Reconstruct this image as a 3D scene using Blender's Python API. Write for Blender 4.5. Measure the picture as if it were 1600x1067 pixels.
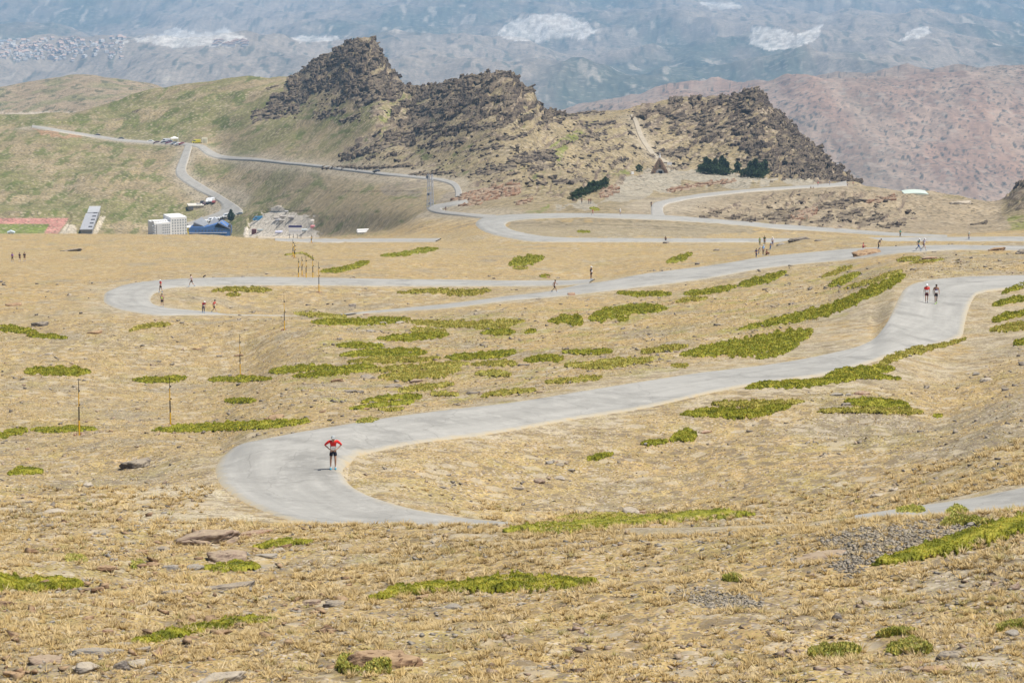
import bpy, math, random, time
import numpy as np
from mathutils import Vector, Matrix
T00 = time.time()
for o in list(bpy.data.objects): bpy.data.objects.remove(o)
scene = bpy.context.scene
COL = scene.collection
R = math.radians

# ------------------------------------------------------------------ camera
F = 4444.0                       # focal length in pixels of a 1600 px wide frame (100 mm)
CX, CY = 800.0, 533.5
PITCH = math.atan((CY + 330.0) / F)
CP, SP = math.cos(PITCH), math.sin(PITCH)
CAMZ = 1000.0
cam = bpy.data.cameras.new('camera'); cam.lens = 100.0; cam.sensor_width = 36.0
cam.clip_start = 1.0; cam.clip_end = 60000.0
camo = bpy.data.objects.new('camera', cam); COL.objects.link(camo)
camo.location = (0, 0, CAMZ); camo.rotation_euler = (math.pi/2 - PITCH, 0, 0)
scene.camera = camo

# ------------------------------------------------------------------ light
SUN_EL, SUN_AZ = R(65), R(-22)   # azimuth measured from +X towards +Y: from the right, a little behind the camera
sd = Vector((math.cos(SUN_EL)*math.cos(SUN_AZ), math.cos(SUN_EL)*math.sin(SUN_AZ), math.sin(SUN_EL)))
sun = bpy.data.lights.new('sun', 'SUN'); sun.energy = 4.9; sun.angle = R(0.53); sun.color = (1.0, 0.955, 0.88)
suno = bpy.data.objects.new('sun', sun); COL.objects.link(suno)
suno.rotation_euler = sd.to_track_quat('Z', 'Y').to_euler(); suno.location = (0, 0, 1400)
world = bpy.data.worlds.new('World'); scene.world = world; world.use_nodes = True
wn = world.node_tree; wn.nodes.clear()
sky = wn.nodes.new('ShaderNodeTexSky'); sky.sky_type = 'NISHITA'; sky.sun_disc = False
sky.sun_elevation = SUN_EL; sky.sun_rotation = math.pi/2 - SUN_AZ; sky.altitude = 2400; sky.air_density = 1.0; sky.dust_density = 1.0
bg = wn.nodes.new('ShaderNodeBackground'); bg.inputs[1].default_value = 0.085
wo = wn.nodes.new('ShaderNodeOutputWorld')
wn.links.new(sky.outputs[0], bg.inputs[0]); wn.links.new(bg.outputs[0], wo.inputs[0])
scene.view_settings.view_transform = 'Standard'; scene.view_settings.look = 'None'
scene.view_settings.exposure = 0.28; scene.view_settings.gamma = 1.0
scene.cycles.max_bounces = 4; scene.cycles.diffuse_bounces = 2; scene.cycles.glossy_bounces = 1
scene.cycles.transparent_max_bounces = 4; scene.cycles.volume_bounces = 1

# ------------------------------------------------------------------ noise
def _h(ix, iy, s):
    h = (ix.astype(np.int64)*374761393 + iy.astype(np.int64)*668265263 + s*974711) & 0xffffffff
    h = ((h ^ (h >> 13))*1274126177) & 0xffffffff
    return ((h ^ (h >> 16)) & 0xffffff).astype(np.float64)/0xffffff
def pn(x, y, s=0):
    ix = np.floor(x); iy = np.floor(y); fx = x-ix; fy = y-iy
    def g(dx, dy):
        a = _h(ix+dx, iy+dy, s)*(2*math.pi); return np.cos(a)*(fx-dx) + np.sin(a)*(fy-dy)
    u = fx*fx*fx*(fx*(fx*6-15)+10); v = fy*fy*fy*(fy*(fy*6-15)+10)
    return 1.5*((g(0,0)*(1-u)+g(1,0)*u)*(1-v) + (g(0,1)*(1-u)+g(1,1)*u)*v)
def fbm(x, y, o=4, s=0, lac=2.03, gain=.5):
    t = 0; a = 1.0; n = 0
    for i in range(o):
        t = t + a*pn(x, y, s+i*17); n += a; a *= gain; x = x*lac+3.1; y = y*lac+1.7
    return t/n*1.4
def ridged(x, y, o=4, s=0):
    t = 0; a = 1.0; n = 0
    for i in range(o):
        t = t + a*(1-2*np.abs(pn(x, y, s+i*13))); n += a; a *= .5; x = x*2.07+5.3; y = y*2.07+2.9
    return t/n
def sst(a, b, x):
    t = np.clip((x-a)/(b-a), 0, 1); return t*t*(3-2*t)
def pchip(xk, yk, x):
    xk = np.asarray(xk, float); yk = np.asarray(yk, float)
    h = np.diff(xk); d = np.diff(yk)/h; m = np.zeros(len(xk))
    for i in range(1, len(xk)-1):
        if d[i-1]*d[i] > 0: m[i] = 2*d[i-1]*d[i]/(d[i-1]+d[i])
    m[0] = d[0]; m[-1] = d[-1]
    x = np.clip(x, xk[0], xk[-1]); i = np.clip(np.searchsorted(xk, x)-1, 0, len(xk)-2)
    t = (x-xk[i])/h[i]
    return ((2*t**3-3*t**2+1)*yk[i] + (t**3-2*t**2+t)*h[i]*m[i] + (-2*t**3+3*t**2)*yk[i+1] + (t**3-t**2)*h[i]*m[i+1])

# ------------------------------------------------------------------ terrain: contour lines of the land, near to far
# every line: (bearing, sight-line, distance in metres); bearings/sight-lines in frame units of the survey photo
FEAT = [
 [(-420,1600,36),(1980,1600,34)],
 [(-420,1067,70),(600,1067,68),(1600,1067,62),(1980,1067,60)],
 [(-420,930,92),(600,930,89),(1600,930,78),(1980,930,76)],
 [(-420,850,108),(0,842,112),(300,828,120),(450,822,122),(600,822.5,121),(780,820,118),(1000,824,112),(1200,820,104),(1350,812,97),(1450,808,95),(1500,806,94),(1600,799,92),(1980,783,90)],
 [(-420,836,116),(0,828,118),(300,818,124),(450,813,126.5),(600,819,129),(740,820,130),(850,830,127),(1000,834,123),(1200,824,116),(1320,811,111),(1450,800,106),(1600,792,105),(1980,770,101)],
 [(-420,800,128),(0,795,130),(200,790,132),(335,776,136),(450,775,137),(600,781,135.5),(740,808,134),(850,815,134),(1000,815,133),(1200,810,127),(1330,805,121),(1450,788,116),(1600,762,113),(1980,730,112)],
 [(-420,745,150),(0,745,150),(200,745,148),(335,741,144),(540,739,142),(560,718,148),(640,697,153),(720,686,157),(800,675,161),(900,657,167),(1000,641,171),(1120,613,178),(1200,601,181),(1300,586,187),(1385,562,197),(1505,528,222),(1600,508,230),(1980,470,240)],
 [(-420,705,175),(0,705,172),(200,703,161),(335,712,152),(390,692,152),(440,682,154),(600,655,162),(800,629,172),(1000,597,184),(1200,570,195),(1300,552,203),(1360,534,212),(1400,472,248),(1440,440,278),(1600,431,285),(1980,422,290)],
 [(-420,600,262),(0,600,260),(267,622,255),(376,586,279),(444,572,262),(600,600,217),(800,580,220),(1000,545,228),(1200,510,247),(1300,480,264),(1400,430,292),(1455,415,312),(1600,408,322),(1980,400,330)],
 [(-420,525,325),(0,520,322),(150,505,325),(230,498,332),(340,493,339),(520,495,343),(620,491,346),(700,483,350),(800,471,357),(865,466,360),(1000,452,370),(1100,439,380),(1200,422,395),(1320,409,398),(1440,395,388),(1600,393,385),(1980,390,385)],
 [(-420,488,350),(0,486,350),(160,477,352),(230,478,354),(320,487,353),(430,500,352),(540,492,359),(700,476,367),(800,462,374),(865,454,380),(1000,430,400),(1100,417,415),(1200,400,440),(1320,389,430),(1440,385,412),(1600,386,400),(1980,382,400)],
 [(-420,450,408),(0,447,405),(158,447,395),(250,439,402),(300,435,406),(500,434,410),(700,437,411),(924,437,413),(1000,426,418),(1100,411,435),(1200,393,465),(1320,384,448),(1440,381,440),(1600,380,445),(1980,376,450)],
 [(-420,405,550),(0,405,550),(300,405,545),(500,402,520),(700,405,500),(900,405,490),(1000,398,500),(1100,392,510),(1200,384,520),(1260,371,520),(1330,369,520),(1400,379,520),(1600,380.5,530),(1980,377,540)],
 [(-420,366,760),(0,365.5,760),(300,367,740),(380,371.5,700),(500,380,650),(700,383,610),(850,380,600),(1000,380,600),(1150,380,600),(1300,380,600),(1500,379,600),(1600,379,600),(1980,375,600)],
 [(-420,385,900),(0,385,900),(330,385,940),(400,381,930),(500,378.5,880),(600,377.5,740),(690,376,670),(760,366,640),(900,371,622),(1100,373,615),(1300,372,625),(1450,370,625),(1600,370,622),(1980,366,640)],
 [(-420,366,1480),(0,366,1480),(150,366,1490),(230,368,1540),(300,368,1540),(360,370,1520),(420,371,1430),(500,371,1310),(600,361,1090),(660,342,975),(720,343,815),(850,342,735),(960,341,740),(1100,348,750),(1200,356,770),(1330,363,790),(1450,366,800),(1600,358,820),(1980,320,830)],
 [(-420,340,1537),(0,340,1537),(100,340,1537),(160,332,1570),(300,335,1610),(360,332,1600),(420,335,1510),(500,335,1380),(600,330,1170),(660,325,1010),(720,317,960),(800,317,890),(900,322,850),(1000,320,860),(1040,320,860),(1200,338,880),(1330,345,900),(1450,345,920),(1540,345,930),(1600,325,900),(1980,230,900)],
 [(-420,280,1670),(0,280,1670),(200,280,1680),(290,280,1700),(350,290,1650),(420,298,1560),(500,300,1450),(600,300,1270),(680,303,1110),(760,300,1030),(850,301,990),(960,300,1050),(1050,308,1000),(1200,296,1050),(1330,290,1080),(1400,298,1090),(1500,312,1110),(1560,319,1120),(1590,296,1080),(1660,240,1090),(1980,120,1130)],
 [(-420,205,1860),(0,205,1860),(60,200,1860),(150,213,1850),(230,221,1820),(300,228,1800),(350,248,1720),(400,250,1640),(500,260,1520),(600,272,1370),(700,284,1190),(800,276,1140),(900,278,1200),(960,270,1290),(1030,268,1340),(1100,268,1350),(1200,278,1330),(1280,285,1250),(1330,289.5,1180),(1400,330,1300),(1500,350,1300),(1570,350,1300),(1660,300,1250),(1980,160,1300)],
 [(-420,192,2080),(0,186,2070),(100,180,2060),(180,165,2050),(250,144,2040),(350,131,2030),(460,121,2000),(490,103,1930),(515,88,1880),(540,70,1850),(560,64,1830),(580,66,1820),(593,78,1810),(604,102,1790),(620,126,1760),(638,145,1720),(680,135,1640),(720,124,1560),(735,118,1540),(780,116,1500),(800,118,1480),(815,136,1465),(832,142,1450),(842,165,1440),(856,176,1430),(880,184,1450),(930,182,1480),(975,176,1500),(1005,169,1500),(1100,153,1490),(1180,147,1470),(1210,175,1450),(1240,203,1440),(1300,258,1430),(1345,289,1400),(1400,340,1420),(1500,365,1430),(1600,350,1400),(1700,300,1400),(1980,190,1450)],
 [(-420,215,2950),(0,212,2900),(180,190,2800),(250,185,2800),(460,170,2750),(560,150,2500),(640,205,2300),(780,200,1900),(880,235,1900),(1180,240,1900),(1345,330,1800),(1500,400,1900),(1980,300,2000)],
 [(-420,150,3500),(0,140,3450),(80,129,3450),(140,122,3450),(200,128,3450),(250,142,3450),(320,180,3400),(460,240,3400),(700,260,3300),(880,300,3200),(1180,330,3000),(1345,380,3000),(1500,420,3000),(1980,400,3000)],
 [(-420,260,4600),(250,260,4600),(600,300,4600),(880,330,4600),(1200,360,4600),(1980,400,4600)],
 [(-420,270,6200),(500,260,6200),(700,240,6200),(800,205,6200),(880,172,6200),(980,147,6200),(1090,125,6200),(1200,127,6200),(1300,113,6200),(1400,105,6200),(1500,103,6200),(1600,108,6200),(1980,118,6200)],
 [(-420,240,8000),(700,225,8000),(900,195,8000),(1100,165,8000),(1400,140,8000),(1980,150,8000)],
 [(-420,140,9500),(500,142,9500),(900,130,9500),(1980,125,9500)],
 [(-420,88,11500),(500,85,11500),(900,92,11500),(1980,92,11500)],
 [(-420,48,14000),(900,50,14000),(1980,55,14000)],
 [(-420,-5,17000),(1980,0,17000)],
 [(-420,-110,21000),(1980,-100,21000)],
 [(-420,-60,25000),(1980,-60,25000)],
]
HIDDEN = {3: 10, 9: 10, 13: 12, 19: 10, 21: 8, 23: 10}
def ry_(py): return CP + SP*(CY-py)/F
def rz_(py): return -SP + CP*(CY-py)/F
COLSTEP = 1.9
PXC = np.arange(-640, 2240+.1, COLSTEP)
A = (PXC-CX)/F/CP                       # bearing (tan) of each column
NC = len(A)
ly_k = []; t_k = []
for fe in FEAT:
    px = [p[0] for p in fe]; py = [p[1] for p in fe]; yy = [math.log(p[2]) for p in fe]
    q = PXC.copy()
    for it in range(5):
        pyq = pchip(px, py, q); q = CX + F*A*ry_(pyq)
    pyq = pchip(px, py, q); t_k.append(rz_(pyq)/ry_(pyq)); ly_k.append(pchip(px, yy, q))
ly_k = np.array(ly_k); t_k = np.array(t_k)
def smooth_cols(v, sg):
    n = int(3*sg/COLSTEP); k = np.exp(-.5*(np.arange(-n, n+1)*COLSTEP/sg)**2); k /= k.sum()
    return np.convolve(np.concatenate([np.full(n, v[0]), v, np.full(n, v[-1])]), k, 'valid')
for i in range(len(ly_k)):
    ly_k[i] = smooth_cols(ly_k[i], 10 if i < 8 else (20 if i < 14 else (60 if i in (15, 16, 17, 18) else 34)))
for i in range(1, len(ly_k)): ly_k[i] = np.maximum(ly_k[i], ly_k[i-1]+.004)
rows_ly = []; rows_t = []; ROWF = []
L = len(FEAT)
hh = np.diff(ly_k, axis=0); dd = np.diff(t_k, axis=0)/hh
mm = np.zeros_like(t_k); 
for i in range(1, L-1):
    ok = dd[i-1]*dd[i] > 0
    mm[i] = np.where(ok, 2*dd[i-1]*dd[i]/np.where(ok, dd[i-1]+dd[i], 1), 0)
mm[0] = dd[0]; mm[-1] = dd[-1]
for i in range(L-1):
    dpy = np.abs(np.diff(t_k[i:i+2], axis=0)[0][(PXC > -60) & (PXC < 1660)]).max()*F
    n = HIDDEN.get(i, max(8, int(dpy/(1.45 if i < 23 else .8)))) if i > 0 else 4
    for k in range(n + (1 if i == L-2 else 0)):
        t = k/n
        rows_ly.append(ly_k[i]+t*hh[i]); ROWF.append(i+t)
        rows_t.append((2*t**3-3*t**2+1)*t_k[i] + (t**3-2*t**2+t)*hh[i]*mm[i] + (-2*t**3+3*t**2)*t_k[i+1] + (t**3-t**2)*hh[i]*mm[i+1])
GY = np.exp(np.array(rows_ly)); GT0 = np.array(rows_t); ROW1 = np.array(ROWF); ROWF = ROW1[:, None]*np.ones((1, NC))
NR = GY.shape[0]
GX = GY*A[None, :]
GZ = CAMZ + GY*GT0
# frame coordinates of every grid vertex (used to lay out land cover)
def proj(X, Y, Z):
    zc = Z-CAMZ; dep = Y*CP - zc*SP
    return CX + F*X/dep, CY - F*(Y*SP + zc*CP)/dep
PX0, PY0 = proj(GX, GY, GZ)

def inpoly(px, py, poly):
    r = np.zeros(px.shape, bool); n = len(poly)
    xs = [p[0] for p in poly]; ys = [p[1] for p in poly]
    sel = (px >= min(xs)) & (px <= max(xs)) & (py >= min(ys)) & (py <= max(ys))
    if not sel.any(): return r
    qx = px[sel]; qy = py[sel]; c = np.zeros(qx.shape, bool)
    for i in range(n):
        x1, y1 = poly[i]; x2, y2 = poly[(i+1) % n]
        if y1 == y2: continue
        c ^= ((y1 > qy) != (y2 > qy)) & (qx < (x2-x1)*(qy-y1)/(y2-y1)+x1)
    r[sel] = c; return r

# ------------------------------------------------------------------ roads: two edges each
def P(s): return [tuple(map(float, q.split(','))) for q in s.split()]
ROADS = [
 ('road', 'upper', 7,
  P('800,822 740,822 690,822 640,822 590,822 540,821.5 490,819 450,813 405,797 362,775 338,752 333,732 350,710 390,693 440,682 520,668 600,655 700,642 800,630 900,614 1000,598 1100,583 1200,571 1300,553 1360,535 1385,505 1400,470 1413,450 1440,440 1500,434 1600,431 1760,428 1900,426'),
  P('800,817 752,813 715,807 680,801 650,795 620,787 590,778 568,769 552,759 543,750 540,741 543,731 552,722 570,712 600,704 645,695 690,689 750,682 800,674 900,656 1000,640 1060,627 1120,613 1200,600 1290,587 1400,556 1505,527 1511,498 1519,474 1527,461 1600,451 1760,446 1900,443')),
 ('road', 'corner', 6, P('1335,807 1400,797 1500,782 1600,762 1750,735 1900,715'), P('1335,812 1400,808 1500,803 1600,795 1750,790 1900,780')),
 ('road', 'second', 7,
  P('1900,381 1750,383 1600,386 1500,384.5 1440,385 1380,387 1320,390 1260,395 1200,401 1150,409 1100,417 1050,423 1000,430 950,440 905,446 870,454 840,459 800,463 700,476 620,484 540,491 480,499 430,499 380,497 320,487 290,485 262,482 246,477 238,470 240,463 250,457 270,451 320,449 400,447 500,447 600,448 700,448 800,448 870,447 920,444'),
  P('1900,386 1750,389 1600,392 1500,391 1440,394 1380,400 1320,408 1260,416 1200,422 1150,430 1100,438 1050,445 1000,451 950,457 905,461 870,465 840,467.5 800,471 700,482 620,487 540,493 480,504 430,504 380,501 340,494 300,496 250,494 210,489 175,481 159,470 160,460 175,451 210,443 300,436 400,434 500,435 600,437 700,438 800,439.5 870,439.5 930,437')),
 ('road', 'third', 7,
  P('1900,377 1750,378 1600,378 1430,378 1300,380 1150,381 1000,382 900,381 840,379 800,374 765,366 747,358 741,350 748,343 775,338 820,335.5 880,334.5 950,335 1040,337.5 1100,342 1200,350 1300,357 1400,365 1480,369'),
  P('1900,370 1750,371 1600,371 1430,372 1300,373 1150,374 1000,374 900,373 850,370 825,366 805,361 795,356 792,352 796,348 815,344.5 840,342.5 880,341.5 950,342 1040,345 1100,349 1200,357 1300,363 1400,369.5 1480,372')),
 ('road', 'mast', 6, P('775,343 750,341.5 720,338 690,335 673,331.5 666,327.5 670,323.5 685,320 705,317 728,312'),
                     P('775,337 750,336 725,334 705,332 694,329.8 691,327.5 693,326 700,324.4 712,322 732,318')),
 ('road', 'hill', 6,
  P('722,308 722,300 719,292 712,286 700,282 680,279 640,275 600,271 550,265 500,259 450,254 400,248.5 365,246.5 345,243 330,235 318,227.5 300,225.5 275,223.5 230,221.5 190,218.5 150,212.5 100,205 70,200 50,197'),
  P('711,309 711,301 709,295 704,290 694,286 675,282 640,279 600,275 550,268.5 500,262.5 450,257.5 400,252.5 360,251 337,248.5 318,241 307,231 292,229 273,227 230,225 190,222 150,216 100,208.5 70,203.5 50,200.5')),
 ('road', 'link', 8,
  P('288,229 284,240 279,252 273,268 275,276 288,287 308,299 330,309 343,317 345,324 340,331 325,337 308,343 290,350'),
  P('301,229 298,240 295,252 291,265 296,275 312,286 335,299 352,309 378,326 382,331 372,337 350,342 325,348 296,354')),
 ('road', 'ledge', 6, P('1016,338 1016,328 1018,321 1030,316 1060,310 1100,304 1150,299 1200,294.5 1260,291 1322,288'),
                      P('1041,338 1037,331 1037,325 1048,319 1072,313.5 1108,308.5 1155,303 1205,298.5 1262,294.5 1324,291.5')),
 ('path', 'foot', 3, P('984,181 989,190 996,212 1008,232 1017,244 1036,256'), P('990,181 997,190 1005,212 1017,232 1028,244 1047,256')),
 ('road', 'service', 7, P('430,372.5 500,373.5 560,374 620,374 690,373.5'), P('430,379 500,380 560,379 620,378.5 680,378.5')),
]
def resample(pts, n):
    p = np.array(pts); s = np.arange(len(p)); 
    t = np.linspace(0, len(p)-1, n)
    return np.stack([pchip(s, p[:, 0], t), pchip(s, p[:, 1], t)], 1)

# --- hit test on the base surface / final surface (bearing column, first crossing along the sight line)
def make_hit(T):
    def hit(px, py, rmin=0.0):
        r0 = int(np.argmax(ROW1 >= rmin))
        px = np.atleast_1d(np.asarray(px, float)); py = np.atleast_1d(np.asarray(py, float))
        a = (px-CX)/F/ry_(py); tr = rz_(py)/ry_(py)
        c = np.clip((a-A[0])/(A[1]-A[0]), 0, NC-1.001); i = c.astype(int); w = c-i
        X = np.zeros(len(px)); Y = np.zeros(len(px)); MISS = np.zeros(len(px), bool)
        for k in range(len(px)):
            tt = T[:, i[k]]*(1-w[k]) + T[:, i[k]+1]*w[k]; yy = GY[:, i[k]]*(1-w[k]) + GY[:, i[k]+1]*w[k]
            j = r0+int(np.argmax(tt[r0:] > tr[k]))
            if rmin and j <= r0+1 and tt[r0] > tr[k]+2.5/F: MISS[k] = True
            j = max(j, r0+1, 1)
            u = (tr[k]-tt[j-1])/(tt[j]-tt[j-1]+1e-12); Y[k] = yy[j-1] + min(max(u, 0), 1)*(yy[j]-yy[j-1])
            X[k] = Y[k]*a[k]
        hit.miss = MISS
        return X, Y
    return hit
hit0 = make_hit(GT0)
road_geo = []
for (nm, key, nx, ea, eb) in ROADS:
    n = max(60, int(sum(math.dist(ea[i], ea[i+1]) for i in range(len(ea)-1))/5))
    a_ = resample(ea, n); b_ = resample(eb, n)
    rm = {'upper': 3.1, 'corner': 3.1, 'second': 9.1, 'third': 13.1}.get(key, 0)
    Xa, Ya = hit0(a_[:, 0], a_[:, 1], rm); ms = hit0.miss.copy(); Xb, Yb = hit0(b_[:, 0], b_[:, 1], rm); ms |= hit0.miss
    if ms.any() and not ms.all():
        q = np.arange(n); ms2 = ms.copy(); ms2[1:] |= ms[:-1]; ms2[:-1] |= ms[1:]
        ms2[0] = ms2[-1] = False
        for v_ in (Xa, Ya, Xb, Yb): v_[ms2] = np.interp(q[ms2], q[~ms2], v_[~ms2])
    def sm(v):
        for _ in range(3): v = np.concatenate([[v[0]], (v[:-2]+2*v[1:-1]+v[2:])/4, [v[-1]]])
        return v
    # limit jumps behind crests: the hidden bits run on smoothly
    road_geo.append((nm, key, nx, sm(Xa), sm(Ya), sm(Xb), sm(Yb)))

# distance from roads (metres past the edge) on the grid
DR = np.full(GX.shape, 1e6)
for (nm, key, nx, Xa, Ya, Xb, Yb) in road_geo:
    cx = (Xa+Xb)/2; cy = (Ya+Yb)/2; hw = np.minimum(np.hypot(Xa-Xb, Ya-Yb)/2, 9)
    x0, x1, y0, y1 = cx.min()-25, cx.max()+25, cy.min()-25, cy.max()+25
    sel = (GX > x0) & (GX < x1) & (GY > y0) & (GY < y1)
    qx = GX[sel]; qy = GY[sel]; best = np.full(qx.shape, 1e6)
    for i in range(len(cx)-1):
        ax, ay, bx, by = cx[i], cy[i], cx[i+1], cy[i+1]
        m = (qx > min(ax, bx)-30) & (qx < max(ax, bx)+30) & (qy > min(ay, by)-30) & (qy < max(ay, by)+30)
        if not m.any(): continue
        l2 = (bx-ax)**2+(by-ay)**2+1e-9
        t = np.clip(((qx[m]-ax)*(bx-ax)+(qy[m]-ay)*(by-ay))/l2, 0, 1)
        d = np.hypot(qx[m]-ax-t*(bx-ax), qy[m]-ay-t*(by-ay)) - hw[i]
        best[m] = np.minimum(best[m], d)
    DR[sel] = np.minimum(DR[sel], best)

# ------------------------------------------------------------------ land masks
_pn = pn
RLO, RHI = 0, NR
def band(lo, hi):
    global RLO, RHI
    RLO = int(np.argmax(ROW1 >= lo)) if lo > 0 else 0
    RHI = int(np.argmax(ROW1 > hi)) if hi < ROW1[-1] else NR
def _lazy(fn):
    def g(x, y, *a, **k):
        if x.shape != GX.shape: return fn(x, y, *a, **k)
        out = np.zeros(GX.shape); out[RLO:RHI] = fn(x[RLO:RHI], y[RLO:RHI], *a, **k); return out
    return g
pn, fbm, ridged = _pn, _lazy(fbm), _lazy(ridged)
W = lambda s=14, a=6, seed=5: (fbm(PX0/s, PY0/s*2, 3, seed)*a, fbm(PX0/s+40, PY0/s*2, 3, seed+3)*a*.5)
band(2, 24)
wx, wy = W(22, 12, 5); QX = PX0+wx; QY = PY0+wy
mid = (ROWF > 15.0) & (ROWF < 20.5)
nearm = ROWF < 14
far = ROWF > 21.5
CRAGS = [
 [(400,185),(440,150),(470,118),(490,95),(515,80),(540,62),(575,58),(590,70),(605,100),(632,138),(640,150),(600,150),(560,170),(520,150),(480,150),(440,165)],
 [(540,235),(580,205),(620,180),(650,150),(670,135),(700,125),(735,112),(790,110),(806,125),(835,140),(845,160),(882,178),(860,190),(800,185),(740,185),(680,200),(620,215),(560,245)],
 [(985,190),(1000,165),(1060,148),(1130,140),(1185,135),(1215,160),(1250,198),(1290,235),(1320,262),(1345,290),(1270,288),(1200,265),(1160,235),(1100,225),(1040,205)],
 [(1570,320),(1600,290),(1640,262),(1700,225),(1980,110),(1980,200),(1700,300),(1620,335)],
]
rockm = np.zeros(GX.shape)
for c in CRAGS: rockm = np.maximum(rockm, inpoly(QX, QY, c)*1.0)
# streaky outcrops through the whole middle ridge, strata rising to the right
u = (PX0*math.cos(R(22)) + PY0*-math.sin(R(22))*-1); 
us = PX0*.93 - PY0*.37; vs = PX0*.37 + PY0*.93
band(14.9, 21)
st = fbm(us/26, vs/7, 4, 31)
zone = inpoly(QX, QY, [(380,190),(470,150),(640,140),(880,180),(985,170),(1190,140),(1340,285),(1200,285),(1080,262),(900,320),(730,300),(520,255),(640,200),(560,190)])*1.0
zone2 = inpoly(QX, QY, [(1080,322),(1150,318),(1230,300),(1320,296),(1420,318),(1440,350),(1330,360),(1200,350),(1100,342)])*1.0
outm = np.maximum(zone*sst(.22, .34, st), zone2*sst(.16, .28, st))
outm = outm*mid*sst(1.5, 5, DR)
rockm = rockm*sst(-.35, .05, st)*mid*sst(1, 4, DR)
ROCK = np.clip(np.maximum(rockm, outm), 0, 1)

# ------------------------------------------------------------------ relief noise
damp = sst(0, 6, DR)
dz = np.zeros(GX.shape)
i1 = ROWF <= 15.5
wn1 = np.clip((16-ROWF), 0, 1)
x, y = GX, GY
band(0, 16.1)
n_near = .55*fbm(x/17, y/17, 4, 1) + .16*fbm(x/3.1, y/3.1, 4, 9) + .05*fbm(x/.6, y/.6, 1, 3)
n_near = n_near*(1-.75*sst(1180, 1300, PX0)*sst(2.5, 2.8, ROWF)*sst(4.6, 4.2, ROWF))
s_far = np.clip((y-250)/250, 0, 1)
n_near = n_near*(1-.55*s_far) + s_far*.35*fbm(x/40, y/40, 3, 77)
dz += wn1*n_near*(.05+.95*damp)
wm = np.clip((ROWF-15), 0, 1)*np.clip(21.5-ROWF, 0, 1)
band(14.9, 21.6)
gullies = fbm(x/110, y/110, 4, 21)*4.5 + fbm(x/24, y/24, 4, 22)*1.4 + ridged(x/60, y/140, 3, 25)*1.6
flatm = inpoly(PX0, PY0, [(-380,337),(110,337),(112,345),(100,370),(-380,370)]) | inpoly(PX0, PY0, [(385,376),(388,345),(420,330),(485,330),(505,350),(500,376)])
crestd = np.exp(-((ROWF-17)/.6)**2)*.0 
graz = sst(430, 520, PX0)*(1-sst(690, 740, PX0))*(ROWF < 17.2)*(PY0 > 300)
dz += wm*gullies*(.05+.95*sst(2, 40, DR))*(1-.93*flatm)*(1-.8*graz)
dz += wm*ROCK*(2.0*fbm(x/22, y/26, 4, 43) + .7*fbm(x/6, y/9, 3, 44))
band(20, 22.1)
wf = np.clip((ROWF-20.3), 0, 1)*(ROWF < 22)*1.0
dz += wf*(ridged(x/260, y/260, 4, 61)*9 + fbm(x/60, y/60, 3, 62)*3)
band(21.7, 24.3)
wb = sst(21.8, 22.6, ROWF)*np.clip(24.2-ROWF, 0, 1)
dz += wb*(ridged((x+.25*y)/480, (y-.2*x)/1100, 6, 71)*40 - 26 + ridged(x/150, y/420, 3, 72)*4.5)
band(23.5, 99)
wv = sst(23.6, 25, ROWF)
REL = wv*(ridged((x+.25*y)/1250, y/2600, 4, 81)*120*(.7+.7*sst(26.5, 29, ROWF)) + fbm(x/2300, y/2600, 3, 83)*170)
dz += REL + wv*( ridged((x-.12*y)/300, y/1500, 3, 85)*26)
GZ = GZ + dz
GT = (GZ-CAMZ)/GY
PX, PY = proj(GX, GY, GZ)
hit = make_hit(GT)
def ground(X, Y):
    X = np.atleast_1d(np.asarray(X, float)); Y = np.atleast_1d(np.asarray(Y, float))
    c = np.clip((X/Y-A[0])/(A[1]-A[0]), 0, NC-1.001); i = c.astype(int); w = c-i
    out = np.zeros(len(X)); order = np.argsort(i, kind='stable')
    s = 0; io = i[order]
    while s < len(io):
        e = np.searchsorted(io, io[s], side='right'); ids = order[s:e]; k = io[s]
        za = np.interp(Y[ids], GY[:, k], GZ[:, k]); zb_ = np.interp(Y[ids], GY[:, k+1], GZ[:, k+1])
        out[ids] = za*(1-w[ids]) + zb_*w[ids]; s = e
    return out
def gz(X, Y): return float(ground([X], [Y])[0])
def at(px, py, rmin=0.0):
    X, Y = hit([px], [py], rmin); return Vector((X[0], Y[0], gz(X[0], Y[0])))

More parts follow.
